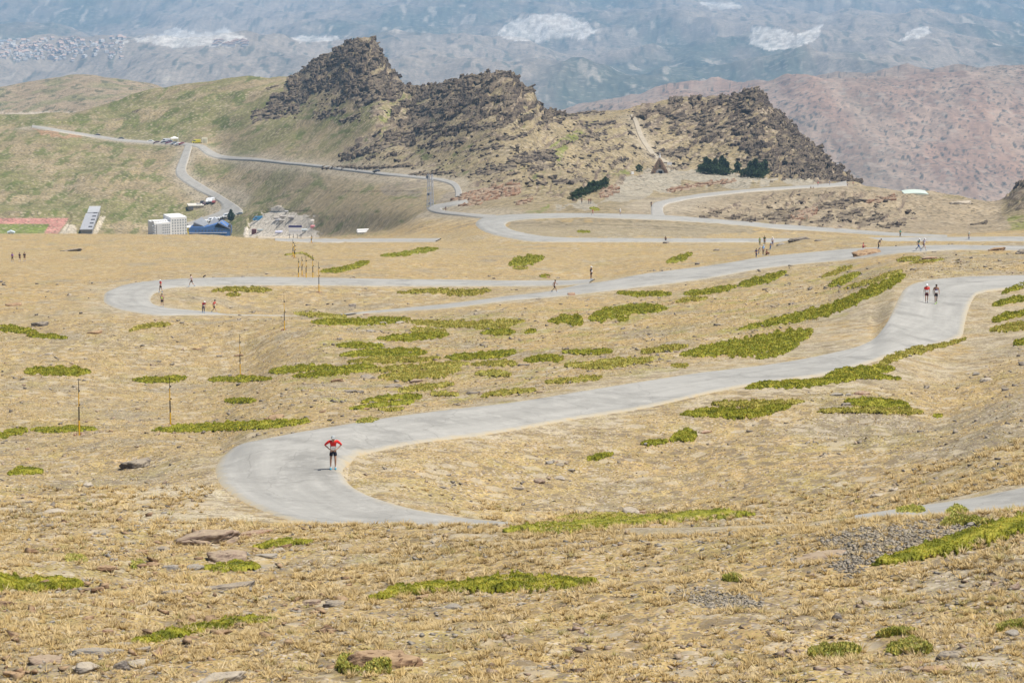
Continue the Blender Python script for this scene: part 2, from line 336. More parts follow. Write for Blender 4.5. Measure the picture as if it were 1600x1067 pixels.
# ------------------------------------------------------------------ helpers: materials
def col(c): return (c[0], c[1], c[2], 1.0)
def new_mat(name):
    m = bpy.data.materials.new(name); m.use_nodes = True; nt = m.node_tree
    b = nt.nodes['Principled BSDF']; b.inputs['Roughness'].default_value = .9
    b.inputs['Specular IOR Level'].default_value = .15
    return m, nt, b
def mat(name, c, rough=.85, var=.12, scale=3.0, spec=.15, bump=0, metallic=0, c2=None):
    m, nt, b = new_mat(name)
    N = nt.nodes.new; tc = N('ShaderNodeTexCoord'); nz = N('ShaderNodeTexNoise'); nz.inputs['Scale'].default_value = scale
    nz.inputs['Detail'].default_value = 6; nz.inputs['Roughness'].default_value = .6
    nt.links.new(tc.outputs['Object'], nz.inputs['Vector'])
    rp = N('ShaderNodeValToRGB'); rp.color_ramp.elements[0].position = .3; rp.color_ramp.elements[1].position = .7
    lo = c2 if c2 else tuple(v*(1-var) for v in c); hi = c if c2 else tuple(min(1, v*(1+var)) for v in c)
    rp.color_ramp.elements[0].color = col(lo); rp.color_ramp.elements[1].color = col(hi)
    nt.links.new(nz.outputs['Fac'], rp.inputs['Fac']); nt.links.new(rp.outputs['Color'], b.inputs['Base Color'])
    b.inputs['Roughness'].default_value = rough; b.inputs['Specular IOR Level'].default_value = spec; b.inputs['Metallic'].default_value = metallic
    if bump:
        bp = N('ShaderNodeBump'); bp.inputs['Strength'].default_value = bump; bp.inputs['Distance'].default_value = .05
        nt.links.new(nz.outputs['Fac'], bp.inputs['Height']); nt.links.new(bp.outputs['Normal'], b.inputs['Normal'])
    return m
def attr_mat(name, scales, amp, bump=.0, bdist=.1, rough=.95, speck=None, transl=0):
    """surface colour from the land-cover attribute, broken up by layered noise"""
    m, nt, b = new_mat(name); N = nt.nodes.new; K = nt.links.new
    at_ = N('ShaderNodeAttribute'); at_.attribute_name = 'Cover'
    geo = N('ShaderNodeNewGeometry')
    cur = None; facs = []
    for s in scales:
        nz = N('ShaderNodeTexNoise'); nz.inputs['Scale'].default_value = s; nz.inputs['Detail'].default_value = 8; nz.inputs['Roughness'].default_value = .68
        K(geo.outputs['Position'], nz.inputs['Vector']); facs.append(nz)
        mr = N('ShaderNodeMapRange'); mr.inputs[1].default_value = .28; mr.inputs[2].default_value = .72
        mr.inputs[3].default_value = 1-amp; mr.inputs[4].default_value = 1+amp; K(nz.outputs['Fac'], mr.inputs[0])
        if cur is None: cur = mr.outputs[0]
        else:
            mu = N('ShaderNodeMath'); mu.operation = 'MULTIPLY'; K(cur, mu.inputs[0]); K(mr.outputs[0], mu.inputs[1]); cur = mu.outputs[0]
    vm = N('ShaderNodeVectorMath'); vm.operation = 'SCALE'; K(at_.outputs['Color'], vm.inputs[0]); K(cur, vm.inputs['Scale'])
    out = vm.outputs[0]
    if speck:
        for (sc, th, cc, f) in speck:
            vo = N('ShaderNodeTexVoronoi'); vo.inputs['Scale'].default_value = sc; K(geo.outputs['Position'], vo.inputs['Vector'])
            wnz = N('ShaderNodeTexNoise'); wnz.inputs['Scale'].default_value = sc*.13; wnz.inputs['Detail'].default_value = 3; K(geo.outputs['Position'], wnz.inputs['Vector'])
            ad = N('ShaderNodeMath'); ad.operation = 'MULTIPLY_ADD'; K(wnz.outputs['Fac'], ad.inputs[0]); ad.inputs[1].default_value = -.55; K(vo.outputs['Distance'], ad.inputs[2])
            mr = N('ShaderNodeMapRange'); mr.inputs[1].default_value = th-.27; mr.inputs[2].default_value = th-.20
            mr.inputs[3].default_value = f; mr.inputs[4].default_value = 0; K(ad.outputs[0], mr.inputs[0])
            mx = N('ShaderNodeMix'); mx.data_type = 'RGBA'; K(mr.outputs[0], mx.inputs[0]); K(out, mx.inputs[6]); mx.inputs[7].default_value = col(cc); out = mx.outputs[2]
    K(out, b.inputs['Base Color']); b.inputs['Roughness'].default_value = rough; b.inputs['Specular IOR Level'].default_value = .08
    if bump:
        bp = N('ShaderNodeBump'); bp.inputs['Strength'].default_value = bump; bp.inputs['Distance'].default_value = bdist
        K(facs[-1].outputs['Fac'], bp.inputs['Height']); K(bp.outputs['Normal'], b.inputs['Normal'])
    return m

# ------------------------------------------------------------------ helpers: meshes and things
def np_mesh(name, V, Fc, colr=None, smooth=False):
    V = np.asarray(V, np.float32); Fc = np.asarray(Fc, np.int32)
    me = bpy.data.meshes.new(name); k = Fc.shape[1]
    me.vertices.add(len(V)); me.vertices.foreach_set('co', V.ravel())
    me.loops.add(len(Fc)*k); me.loops.foreach_set('vertex_index', Fc.ravel())
    me.polygons.add(len(Fc)); me.polygons.foreach_set('loop_start', np.arange(0, len(Fc)*k, k, dtype=np.int32))
    try: me.polygons.foreach_set('loop_total', np.full(len(Fc), k, np.int32))
    except Exception: pass
    if smooth: me.polygons.foreach_set('use_smooth', np.ones(len(Fc), bool))
    me.update(calc_edges=True)
    if colr is not None:
        ca = me.attributes.new('Cover', 'FLOAT_COLOR', 'POINT')
        c4 = np.ones((len(V), 4), np.float32); c4[:, :3] = colr; ca.data.foreach_set('color', c4.ravel())
    return me
def link(name, me, m=None, parent=None, loc=None, rot=None):
    o = bpy.data.objects.new(name, me); COL.objects.link(o)
    if m is not None and me is not None:
        if len(me.materials) == 0: me.materials.append(m)
        else:
            o.material_slots[0].link = 'OBJECT'; o.material_slots[0].material = m
    if parent is not None: o.parent = parent
    if loc is not None: o.location = loc
    if rot is not None: o.rotation_euler = rot
    return o
def tag(o, label=None, cat=None, group=None, kind=None):
    if label: o['label'] = label
    if cat: o['category'] = cat
    if group: o['group'] = group
    if kind: o['kind'] = kind
    return o
def thing(name, loc, label, cat, rz=0, group=None):
    o = link(name, None, loc=loc, rot=(0, 0, rz)); return tag(o, label, cat, group)
class MB:
    def __init__(s): s.v = []; s.f = []
    def add(s, vs, fs):
        n = len(s.v); s.v += [tuple(q) for q in vs]; s.f += [tuple(i+n for i in f) for f in fs]; return s
    def box(s, c, d, rz=0, taper=1.0, rot=None):
        vs = []
        for (a, b_, e) in [(-1,-1,-1),(1,-1,-1),(1,1,-1),(-1,1,-1),(-1,-1,1),(1,-1,1),(1,1,1),(-1,1,1)]:
            k = taper if e > 0 else 1
            p = Vector((a*d[0]/2*k, b_*d[1]/2*k, e*d[2]/2))
            if rot: p = rot @ p
            if rz: p = Matrix.Rotation(rz, 3, 'Z') @ p
            vs.append(Vector(c)+p)
        return s.add(vs, [(0,3,2,1),(4,5,6,7),(0,1,5,4),(1,2,6,5),(2,3,7,6),(3,0,4,7)])
    def tube(s, p0, p1, r0, r1=None, n=8, cap=True):
        r1 = r0 if r1 is None else r1; p0 = Vector(p0); p1 = Vector(p1); d = (p1-p0).normalized()
        a = d.orthogonal().normalized(); b_ = d.cross(a); vs = []
        for (p, r) in ((p0, r0), (p1, r1)):
            for i in range(n):
                t = 2*math.pi*i/n; vs.append(p+a*math.cos(t)*r+b_*math.sin(t)*r)
        fs = [(i, (i+1) % n, n+(i+1) % n, n+i) for i in range(n)]
        if cap: fs += [tuple(range(n-1, -1, -1)), tuple(range(n, 2*n))]
        return s.add(vs, fs)
    def prism(s, pts, y0, y1):          # polygon in x,z extruded along y
        n = len(pts); vs = [(p[0], y0, p[1]) for p in pts]+[(p[0], y1, p[1]) for p in pts]
        return s.add(vs, [tuple(range(n)), tuple(range(2*n-1, n-1, -1))]+[(i, n+i, n+(i+1) % n, (i+1) % n) for i in range(n)])
    def ball(s, c, r, n=8, m=6, zmin=-1):
        vs = []; c = Vector(c); r = r if hasattr(r, '__len__') else (r, r, r)
        for j in range(m+1):
            ph = math.asin(zmin)+(math.pi/2-math.asin(zmin))*j/m
            for i in range(n):
                t = 2*math.pi*i/n; vs.append(c+Vector((math.cos(ph)*math.cos(t)*r[0], math.cos(ph)*math.sin(t)*r[1], math.sin(ph)*r[2])))
        return s.add(vs, [(j*n+i, j*n+(i+1) % n, (j+1)*n+(i+1) % n, (j+1)*n+i) for j in range(m) for i in range(n)])
    def mesh(s, name):
        me = bpy.data.meshes.new(name); me.from_pydata([tuple(v) for v in s.v], [], s.f); me.update(); return me
    def build(s, name, m, parent=None, label=None, loc=None, rot=None, smooth=False):
        me = s.mesh(name)
        if smooth: me.polygons.foreach_set('use_smooth', [True]*len(me.polygons))
        o = link(name, me, m, parent, loc, rot)
        if label: o['label'] = label
        return o

# ------------------------------------------------------------------ land cover colours (albedo)
def C(*v): return np.array(v, float)
def mixc(a, b_, t): return a*(1-t[..., None]) + b_*t[..., None]
x, y = GX, GY
cov = np.zeros(GX.shape+(3,)) + C(.46, .335, .175)
band(0, 15.7)
big = fbm(x/13, y/20, 4, 101); med = fbm(x/2.2, y/3.0, 4, 103); fine = fbm(x/.6, y/.8, 3, 104)
cov = mixc(cov, C(.40, .315, .195), sst(-.15, .5, big))
cov = mixc(cov, C(.54, .415, .20), sst(.05, .5, med)*.7)
cov = mixc(cov, C(.33, .265, .165), sst(.1, .5, -med)*.55)
# orange dry turf far left and around the field
orange = sst(.0, .4, fbm(x/35, y/60, 3, 107)+.35*sst(300, 60, PX)*(PY < 520)+.35*(PY < 440)*sst(250, 600, y)*(y < 800))*(ROWF < 14)*(PY < 560)
cov = mixc(cov, C(.50, .35, .16), orange*.75)
# grey scree patches
gre = sst(.12, .42, fbm(x/9, y/14, 4, 111) + .30*sst(1000, 1500, PX)*(PY > 380) - .1)*(ROWF < 15)
cov = mixc(cov, C(.31, .275, .225), gre*.75)
scr = inpoly(QX, QY, [(1290,835),(1480,808),(1560,822),(1420,872),(1330,892),(1290,870)])|inpoly(QX, QY, [(1040,925),(1110,920),(1200,935),(1100,950)])
cov = mixc(cov, C(.20, .185, .165), scr*sst(-.4, .3, fine)*.85*nearm)
olive = sst(.15, .5, fbm(x/6, y/9, 4, 115))*(ROWF < 14)
cov = mixc(cov, C(.34, .30, .10), olive*.35)
yg = (inpoly(QX, QY, [(420,590),(520,500),(700,490),(1000,470),(1200,425),(1400,410),(1420,440),(1250,530),(1000,590),(800,640),(560,645)])*1.0)
cov = mixc(cov, C(.32, .30, .07), yg*sst(.1, .42, fbm(x/5.5-y/30, y/9, 4, 117))*.8*nearm)
cov = cov*(1+.16*fbm(x/1.1, y/2.6, 3, 193)[..., None]*(y > 110)[..., None])
cov = mixc(cov, C(.30, .25, .17), sst(.3, .55, fbm(x/2.4, y/6, 3, 194))*.45*(y > 230)*(ROWF < 15))
# dusty verge along the near roads
verge = np.exp(-np.clip(DR, 0, 50)/1.6)*nearm
cov = mixc(cov, C(.50, .44, .35), verge*.75*sst(-.5, .3, med))
dust = inpoly(QX, QY, [(200,770),(330,745),(370,800),(450,815),(470,832),(330,850),(215,825)])*nearm
cov = mixc(cov, C(.60, .54, .43), dust*sst(-.35, .35, fbm(x/3, y/5, 4, 119))*.8)
# low middle ground: field around road three
f3 = (ROWF > 11.5) & (ROWF < 15.6)
cov = mixc(cov, C(.47, .35, .175), f3*sst(-.2, .4, fbm(x/22, y/40, 3, 121))*.8)
g3 = inpoly(QX, QY, [(800,345),(960,343),(1150,352),(1190,362),(1060,372),(850,372),(790,360)])
cov = mixc(cov, C(.30, .27, .21), g3*.75)
# --- mid hills
band(14.5, 20.5)
hb = fbm(x/60, y/90, 4, 131); hm = fbm(x/11, y/18, 4, 133); hf = fbm(x/4, y/6, 3, 134)
hc = np.zeros(GX.shape+(3,)) + C(.345, .272, .158)
hc = mixc(hc, C(.36, .28, .155), sst(-.1, .5, hm))
hc = mixc(hc, C(.24, .20, .13), sst(.05, .5, -hf)*.55)
grn = sst(700, 300, PX)*.34 + .02
gmask = sst(-.05, .38, hb + grn - .16 + .35*hm)*(1-.85*sst(560, 800, PX))
hc = mixc(hc, C(.20, .20, .075), gmask*.72)
gm2 = sst(.22, .5, fbm(us/34, vs/12, 4, 137)+.13*sst(600, 200, PX)-.14*sst(560, 700, PX))
hc = mixc(hc, C(.12, .15, .04), gm2*.75*(PX < 900))
gm3 = inpoly(QX, QY, [(855,232),(935,188),(930,200),(870,250)])|inpoly(QX, QY, [(600,180),(650,160),(640,200),(590,225)])|inpoly(QX, QY, [(940,270),(980,262),(975,285),(945,280)])|inpoly(QX, QY, [(1560,360),(1620,320),(1620,370)])|inpoly(QX, QY, [(785,346),(850,330),(860,320),(800,340)])
hc = mixc(hc, C(.20, .22, .05), gm3*sst(-.4, .2, hm)*.9)
tanr = zone2*1.0
rgt = inpoly(QX, QY, [(960,345),(1000,322),(1100,306),(1330,290),(1560,320),(1580,366),(1400,366),(1200,350)])
hc = mixc(hc, C(.375, .295, .195), rgt*.85)
hc = mixc(hc, C(.30, .25, .18), rgt*sst(.1, .4, hf)*.5)
plat = inpoly(QX, QY, [(930,330),(960,300),(985,280),(1000,270),(1100,266),(1200,280),(1300,288),(1150,292),(1080,292),(1000,312),(900,322),(860,328)])
hc = mixc(hc, C(.41, .365, .285), plat*.85)
rockc = mixc(np.zeros(GX.shape+(3,))+C(.17, .125, .095), C(.30, .235, .165), sst(-.2, .4, fbm(us/14, vs/3.2, 4, 141)))
hc = mixc(hc, rockc, ROCK*.9)
vergeh = np.exp(-np.clip(DR, 0, 80)/3.0)
hc = mixc(hc, C(.44, .37, .27), vergeh*.8)
lot = inpoly(QX, QY, [(384,374),(390,350),(405,338),(440,328),(478,333),(490,345),(505,372)])
hc = mixc(hc, C(.72, .635, .52), lot*.95)
cut = inpoly(QX, QY, [(50,200),(90,207),(130,213),(125,218),(90,214),(60,212)])
hc = mixc(hc, C(.42, .25, .15), cut*.8)
scree = inpoly(QX, QY, [(590,292),(640,280),(670,285),(660,305),(610,308)])|inpoly(QX, QY, [(680,320),(700,300),(722,300),(710,318)])
hc = mixc(hc, C(.27, .225, .18), scree*sst(-.5, .2, hf)*.8)
pink = inpoly(PX, PY, [(-380,341),(107,341),(104,348),(98,355),(91,364),(88,372),(66,372),(70,360),(78,350),(-380,350)])
hc = mixc(hc, C(.56, .27, .22), pink*.95)
turf = inpoly(PX, PY, [(-380,350.5),(77,350.5),(71,361),(66,372),(-380,372)])
hc = mixc(hc, C(.20, .25, .055), turf*.9)
apron = inpoly(PX, PY, [(92,366),(104,350),(118,352),(120,367)])|inpoly(PX, PY, [(144,366),(157,338),(166,338),(152,366)])
hc = mixc(hc, C(.62, .54, .42), apron*.9)
wmid = sst(14.6, 15.3, ROWF)
cov = cov*np.array([.88, .845, .77]); cov = mixc(cov, hc*.86, wmid)
# --- distant hill on the left
band(19.8, 22.2)
lc = np.zeros(GX.shape+(3,))+C(.31, .235, .15)
lc = mixc(lc, C(.22, .20, .10), sst(0, .4, fbm(x/40, y/60, 4, 151)))
lc = mixc(lc, C(.08, .09, .05), sst(.34, .4, fbm(x/13, y/18, 2, 153))*.8)
trk = np.abs(PY-(177+fbm(PX/60, PX*0, 2, 5)*1.5)) < 1.2
lc = mixc(lc, C(.5, .42, .32), (trk & (PX < 118))*1.0)
cov = mixc(cov, lc, sst(19.9, 20.3, ROWF))
# --- brown mountain
band(21.5, 24)
bc = np.zeros(GX.shape+(3,))+C(.305, .215, .16)
nb = fbm(x/280, y/1500, 6, 161)
bc = mixc(bc, C(.215, .17, .125), sst(-.05, .45, nb)*.9)
bc = mixc(bc, C(.39, .27, .19), sst(.0, .5, -nb)*.7)
bc = mixc(bc, C(.40, .33, .26), sst(.30, .6, ridged(x/140, y/700, 5, 164))*.45)
bc = bc*(1+.22*fbm(x/11, y/60, 3, 192)[..., None])
bc = mixc(bc, C(.05, .06, .05), sst(.46, .54, fbm(x/9, y/26, 2, 163)+.35*fbm(x/120, y/420, 3, 166))*.85)
bc = bc*np.array([.93, .85, .80])
cov = mixc(cov, bc, sst(21.6, 22.0, ROWF))
# --- far valley and range
band(23.2, 99)
vc = np.zeros(GX.shape+(3,))+C(.195, .165, .125)
nv = fbm(x/900, y/4200, 6, 171)-REL/330; nv2 = fbm(x/150, y/900, 4, 173)
vc = mixc(vc, C(.085, .10, .07), sst(-.15, .35, nv+.5*nv2)*.85)
vc = mixc(vc, C(.31, .25, .19), sst(.0, .5, -nv-.5*nv2)*.8)
vc = mixc(vc, C(.42, .36, .28), sst(.32, .55, fbm(x/70, y/420, 4, 175)+.25*nv)*.65*(ROWF < 28.2))
vc = mixc(vc, C(.04, .06, .045), sst(.28, .45, fbm(x/38, y/260, 3, 177)+.3*nv2)*.6)
vc = vc*(1+.30*fbm(x/16, y/150, 3, 191)[..., None])
wq, wr = fbm(PX/14, PY/7, 4, 181)*5, fbm(PX/14+9, PY/7, 4, 183)*3
quar = [[(205,62),(250,55),(275,42),(300,52),(340,50),(350,43),(372,55),(388,62),(365,72),(270,76),(235,68)],
        [(775,55),(795,35),(830,25),(880,22),(905,32),(935,48),(910,62),(880,58),(850,66),(800,64)],
        [(1170,68),(1175,42),(1215,45),(1245,55),(1285,38),(1280,60),(1245,75),(1200,80)],
        [(1405,66),(1425,45),(1448,42),(1455,52),(1430,62)],
        [(180,62),(190,58),(200,66),(190,72)], [(1090,3),(1150,5),(1160,14),(1110,15)], [(455,60),(480,55),(530,58),(520,64),(470,68)]]
qm = np.zeros(GX.shape, bool)
for q in quar: qm |= inpoly(PX+wq, PY+wr, q)
vc = mixc(vc, C(.66, .60, .52), (qm*(.45+.55*sst(-.35, .35, fbm(PX/11, PY/4, 4, 185))))*.9)
cov = mixc(cov, vc, sst(23.3, 23.8, ROWF))
cov = np.clip(cov, .01, .95)

idx = np.arange(NR*NC).reshape(NR, NC)
def terrain(name, r0, r1, m):
    V = np.stack([GX[r0:r1+1], GY[r0:r1+1], GZ[r0:r1+1]], -1).reshape(-1, 3)
    k = np.arange((r1-r0+1)*NC).reshape(r1-r0+1, NC)
    Q = np.stack([k[:-1, :-1], k[:-1, 1:], k[1:, 1:], k[1:, :-1]], -1).reshape(-1, 4)
    o = link(name, np_mesh(name, V, Q, cov[r0:r1+1].reshape(-1, 3), True), m); o['kind'] = 'structure'; return o
m_near = attr_mat('dry_turf', (.45, 2.3, 9.0), .22, .55, .10, speck=[(7.5, .31, (.12, .09, .065), .8), (4.5, .27, (.55, .47, .38), .7), (2.3, .245, (.19, .15, .12), .8), (11., .33, (.36, .30, .10), .6), (.9, .245, (.20, .155, .10), .7), (.55, .235, (.47, .40, .29), .55)])
m_mid = attr_mat('hill_scrub', (.06, .3, 1.1), .26, .7, .6, speck=[(.55, .30, (.10, .085, .055), .75), (.35, .26, (.45, .37, .26), .6)])
m_far = attr_mat('far_land', (.004, .02, .09), .20, .5, 6.0, speck=[(.085, .265, (.06, .07, .055), .4), (.03, .235, (.40, .34, .27), .3)])
rA = int(np.argmax(ROW1 >= 14.4)); rB = int(np.argmax(ROW1 >= 21.5))
terrain('ground', 0, rA, m_near); terrain('hillside', rA, rB, m_mid); terrain('mountains', rB, NR-1, m_far)

# ------------------------------------------------------------------ road meshes
def road_material(name, c1, c2, edge):
    m, nt, b = new_mat(name); N = nt.nodes.new; K = nt.links.new
    geo = N('ShaderNodeNewGeometry'); uv = N('ShaderNodeUVMap'); uv.uv_map = 'UVMap'
    sx = N('ShaderNodeSeparateXYZ'); K(uv.outputs[0], sx.inputs[0])
    def noise(s, d=6, r=.6, v=None):
        n = N('ShaderNodeTexNoise'); n.inputs['Scale'].default_value = s; n.inputs['Detail'].default_value = d; n.inputs['Roughness'].default_value = r
        K(v if v else geo.outputs['Position'], n.inputs['Vector']); return n.outputs['Fac']
    mp = N('ShaderNodeCombineXYZ'); 
    s1 = N('ShaderNodeMath'); s1.operation = 'MULTIPLY'; s1.inputs[1].default_value = .05; K(sx.outputs[0], s1.inputs[0])
    s2 = N('ShaderNodeMath'); s2.operation = 'MULTIPLY'; s2.inputs[1].default_value = 6.; K(sx.outputs[1], s2.inputs[0])
    K(s1.outputs[0], mp.inputs[0]); K(s2.outputs[0], mp.inputs[1])
    streak = noise(1.0, 5, .6, mp.outputs[0])
    def mix(f, a, c, lo=.3, hi=.7):
        mr = N('ShaderNodeMapRange'); mr.inputs[1].default_value = lo; mr.inputs[2].default_value = hi; K(f, mr.inputs[0])
        mx = N('ShaderNodeMix'); mx.data_type = 'RGBA'; K(mr.outputs[0], mx.inputs[0])
        for i, v in ((6, a), (7, c)):
            if isinstance(v, tuple): mx.inputs[i].default_value = col(v)
            else: K(v, mx.inputs[i])
        return mx.outputs[2]
    base = mix(streak, c1, c2, .35, .66)
    patch = mix(noise(.22, 8, .7), base, tuple(v*.84 for v in c1), .48, .64)
    patch = mix(noise(.9, 7, .75), patch, tuple(min(1, v*1.12) for v in c2), .52, .75)
    fine = mix(noise(14., 4, .7), patch, tuple(v*.8 for v in c1), .55, .9)
    crack = N('ShaderNodeTexVoronoi'); crack.feature = 'DISTANCE_TO_EDGE'; crack.inputs['Scale'].default_value = .22
    wv = N('ShaderNodeVectorMath'); wv.operation = 'ADD'; K(geo.outputs['Position'], wv.inputs[0])
    nzc = N('ShaderNodeTexNoise'); nzc.inputs['Scale'].default_value = .6; K(geo.outputs['Position'], nzc.inputs['Vector']); K(nzc.outputs['Color'], wv.inputs[1])
    K(wv.outputs[0], crack.inputs['Vector'])
    ck = N('ShaderNodeMapRange'); ck.inputs[1].default_value = 0; ck.inputs[2].default_value = .012; ck.inputs[3].default_value = .30; ck.inputs[4].default_value = 0; K(crack.outputs['Distance'], ck.inputs[0])
    mc = N('ShaderNodeMix'); mc.data_type = 'RGBA'; K(ck.outputs[0], mc.inputs[0]); K(fine, mc.inputs[6]); mc.inputs[7].default_value = col(tuple(v*.45 for v in c1))
    # distance to nearest edge (0 at edge .. .5 centre), roughened
    e = N('ShaderNodeMath'); e.operation = 'PINGPONG'; e.inputs[1].default_value = .5; K(sx.outputs[1], e.inputs[0])
    e2 = N('ShaderNodeMath'); e2.operation = 'MULTIPLY_ADD'; K(noise(1.3, 6, .7), e2.inputs[0]); e2.inputs[1].default_value = -.16; K(e.outputs[0], e2.inputs[2])
    k1 = N('ShaderNodeMapRange'); k1.inputs[1].default_value = -.055; k1.inputs[2].default_value = .015; K(e2.outputs[0], k1.inputs[0])
    mx = N('ShaderNodeMix'); mx.data_type = 'RGBA'; K(k1.outputs[0], mx.inputs[0]); mx.inputs[6].default_value = col(edge); K(mc.outputs[2], mx.inputs[7])
    k2 = N('ShaderNodeMapRange'); k2.inputs[1].default_value = -.075; k2.inputs[2].default_value = -.05; K(e2.outputs[0], k2.inputs[0])
    mx2 = N('ShaderNodeMix'); mx2.data_type = 'RGBA'; K(k2.outputs[0], mx2.inputs[0]); mx2.inputs[6].default_value = col((.43, .34, .21)); K(mx.outputs[2], mx2.inputs[7])
    K(mx2.outputs[2], b.inputs['Base Color'])
    bp = N('ShaderNodeBump'); bp.inputs['Strength'].default_value = .3; bp.inputs['Distance'].default_value = .02; K(noise(20.), bp.inputs['Height']); K(bp.outputs['Normal'], b.inputs['Normal'])
    return m
M_road = road_material('worn_asphalt', (.31, .298, .268), (.395, .378, .34), (.405, .355, .265))
M_road2 = road_material('far_asphalt', (.34, .32, .285), (.39, .37, .33), (.47, .415, .33))
M_path = road_material('dirt_path', (.39, .335, .25), (.43, .365, .275), (.39, .32, .225))
for (nm, key, nx, Xa, Ya, Xb, Yb) in road_geo:
    n = len(Xa); nx = 22 if key in ('upper', 'corner') else max(nx, 10)
    tt = np.linspace(0, 1, nx+1); X = Xa[:, None]*(1-tt)+Xb[:, None]*tt; Y = Ya[:, None]*(1-tt)+Yb[:, None]*tt
    Z = ground(X.ravel(), Y.ravel()).reshape(X.shape)
    off = .05+Y*.00035
    Z = Z+off; Z[:, 0] -= off[:, 0]*1.6; Z[:, -1] -= off[:, -1]*1.6
    k = np.arange(n*(nx+1)).reshape(n, nx+1)
    Q = np.stack([k[:-1, :-1], k[:-1, 1:], k[1:, 1:], k[1:, :-1]], -1).reshape(-1, 4)
    # keep faces upward
    V = np.stack([X, Y, Z], -1).reshape(-1, 3)
    e1 = V[Q[:, 1]]-V[Q[:, 0]]; e2 = V[Q[:, 3]]-V[Q[:, 0]]
    if np.mean(np.cross(e1, e2)[:, 2]) < 0: Q = Q[:, ::-1]
    me = np_mesh(nm, V, Q, None, True)
    s = np.concatenate([[0], np.cumsum(np.hypot(np.diff((Xa+Xb)/2), np.diff((Ya+Yb)/2)))])
    U = np.stack([np.repeat(s[:, None], nx+1, 1), np.repeat(tt[None, :], n, 0)], -1).reshape(-1, 2)
    uvl = me.uv_layers.new(name='UVMap'); lv = np.zeros(len(me.loops), np.int32); me.loops.foreach_get('vertex_index', lv)
    uvl.data.foreach_set('uv', U[lv].astype(np.float32).ravel())
    mt = M_path if nm == 'path' else (M_road if key in ('upper', 'corner', 'second', 'third') else M_road2)
    o = link(nm, me, mt); o['kind'] = 'structure'
print('terrain', NR, NC, time.time()-T00)
#@@OBJECTS
import bmesh
_raw_fbm = fbm
rng = np.random.default_rng(7)
# ------------------------------------------------------------------ rock prototypes (angular slabs)
def hull(seed, n=22, box=.75):
    r = random.Random(seed); bm = bmesh.new()
    for i in range(n):
        p = Vector((r.uniform(-1, 1), r.uniform(-1, 1), r.uniform(-1, 1)))
        q = [math.copysign(abs(c)**box, c) for c in p]; bm.verts.new(q)
    res = bmesh.ops.convex_hull(bm, input=bm.verts)
    bmesh.ops.delete(bm, geom=[v for v in bm.verts if not v.link_faces], context='VERTS')
    bmesh.ops.triangulate(bm, faces=bm.faces)
    bm.verts.index_update()
    V = np.array([v.co[:] for v in bm.verts]); Fa = np.array([[v.index for v in f.verts] for f in bm.faces]); bm.free(); return V, Fa
def slab_hull(seed):
    r = random.Random(seed*7+3); bm = bmesh.new()
    n = r.choice((5, 6, 7)); off = r.uniform(0, 1)
    for zz in (-1, 1):
        for i in range(n):
            a = (i+off+r.uniform(-.28, .28))*2*math.pi/n; q = r.uniform(.72, 1.08)*(1 if zz < 0 else r.uniform(.72, 1.02))
            bm.verts.new((math.cos(a)*q*1.05, math.sin(a)*q*1.05, zz*r.uniform(.6, 1.05)))
    bmesh.ops.convex_hull(bm, input=bm.verts)
    bmesh.ops.delete(bm, geom=[v for v in bm.verts if not v.link_faces], context='VERTS')
    bmesh.ops.triangulate(bm, faces=bm.faces); bm.verts.index_update()
    V = np.array([v.co[:] for v in bm.verts]); Fa = np.array([[v.index for v in f.verts] for f in bm.faces]); bm.free(); return V, Fa
HULLS = [slab_hull(s) for s in range(12)]
def boulder_proto(seed, nu=44, nv=22):
    r = random.Random(seed*31+5); pl = []
    for i in range(13):
        v = Vector((r.gauss(0, 1), r.gauss(0, 1), r.gauss(0, .9))).normalized(); pl.append((v, r.uniform(.68, .95)))
    pl.append((Vector((r.uniform(-.12, .12), r.uniform(-.12, .12), 1)).normalized(), r.uniform(.55, .7)))
    V = []
    for j in range(nv+1):
        ph = -math.pi/2+math.pi*j/nv
        for i in range(nu):
            t = 2*math.pi*i/nu; d = Vector((math.cos(ph)*math.cos(t), math.cos(ph)*math.sin(t), math.sin(ph)))
            q = 1.15
            for (n_, k) in pl:
                c_ = n_.dot(d)
                if c_ > .05: q = min(q, k/c_)
            V.append(d*q)
    V = np.array([v[:] for v in V]); a = V[:, 2]*5.5+V[:, 0]*1.2+seed
    w_ = _raw_fbm(V[:, 0]*2.2+seed, V[:, 1]*2.2+V[:, 2], 3, seed); grv = np.abs(((a+w_*1.3) % 1)-.5)*2
    k = 1 - .13*np.clip(1-grv*2.2, 0, 1) + .07*w_ + .035*_raw_fbm(V[:, 0]*7, V[:, 1]*7+V[:, 2]*9, 3, seed+5)
    V = V*k[:, None]; Q = [(j*nu+i, j*nu+(i+1) % nu, (j+1)*nu+(i+1) % nu, (j+1)*nu+i) for j in range(nv) for i in range(nu)]
    Q = np.array(Q); return V, np.concatenate([Q[:, [0, 1, 2]], Q[:, [0, 2, 3]]])
BOULD = [boulder_proto(s) for s in range(8)]
CRAGB = HULLS
SMALL = [hull(100+s, 9, .8) for s in range(6)]
def rotm(rz, rx, ryy):
    return np.array((Matrix.Rotation(rz, 3, 'Z') @ Matrix.Rotation(ryy, 3, 'Y') @ Matrix.Rotation(rx, 3, 'X')))
def merge(items, protos):
    """items: list of (proto index, centre, scale xyz, 3x3 rotation)"""
    Vs = []; Fs = []; n = 0
    for (k, c, s, m) in items:
        V, Fa = protos[k]; v = (V*np.array(s)) @ m.T + np.array(c); Vs.append(v); Fs.append(Fa+n); n += len(v)
    return np.concatenate(Vs), np.concatenate(Fs)

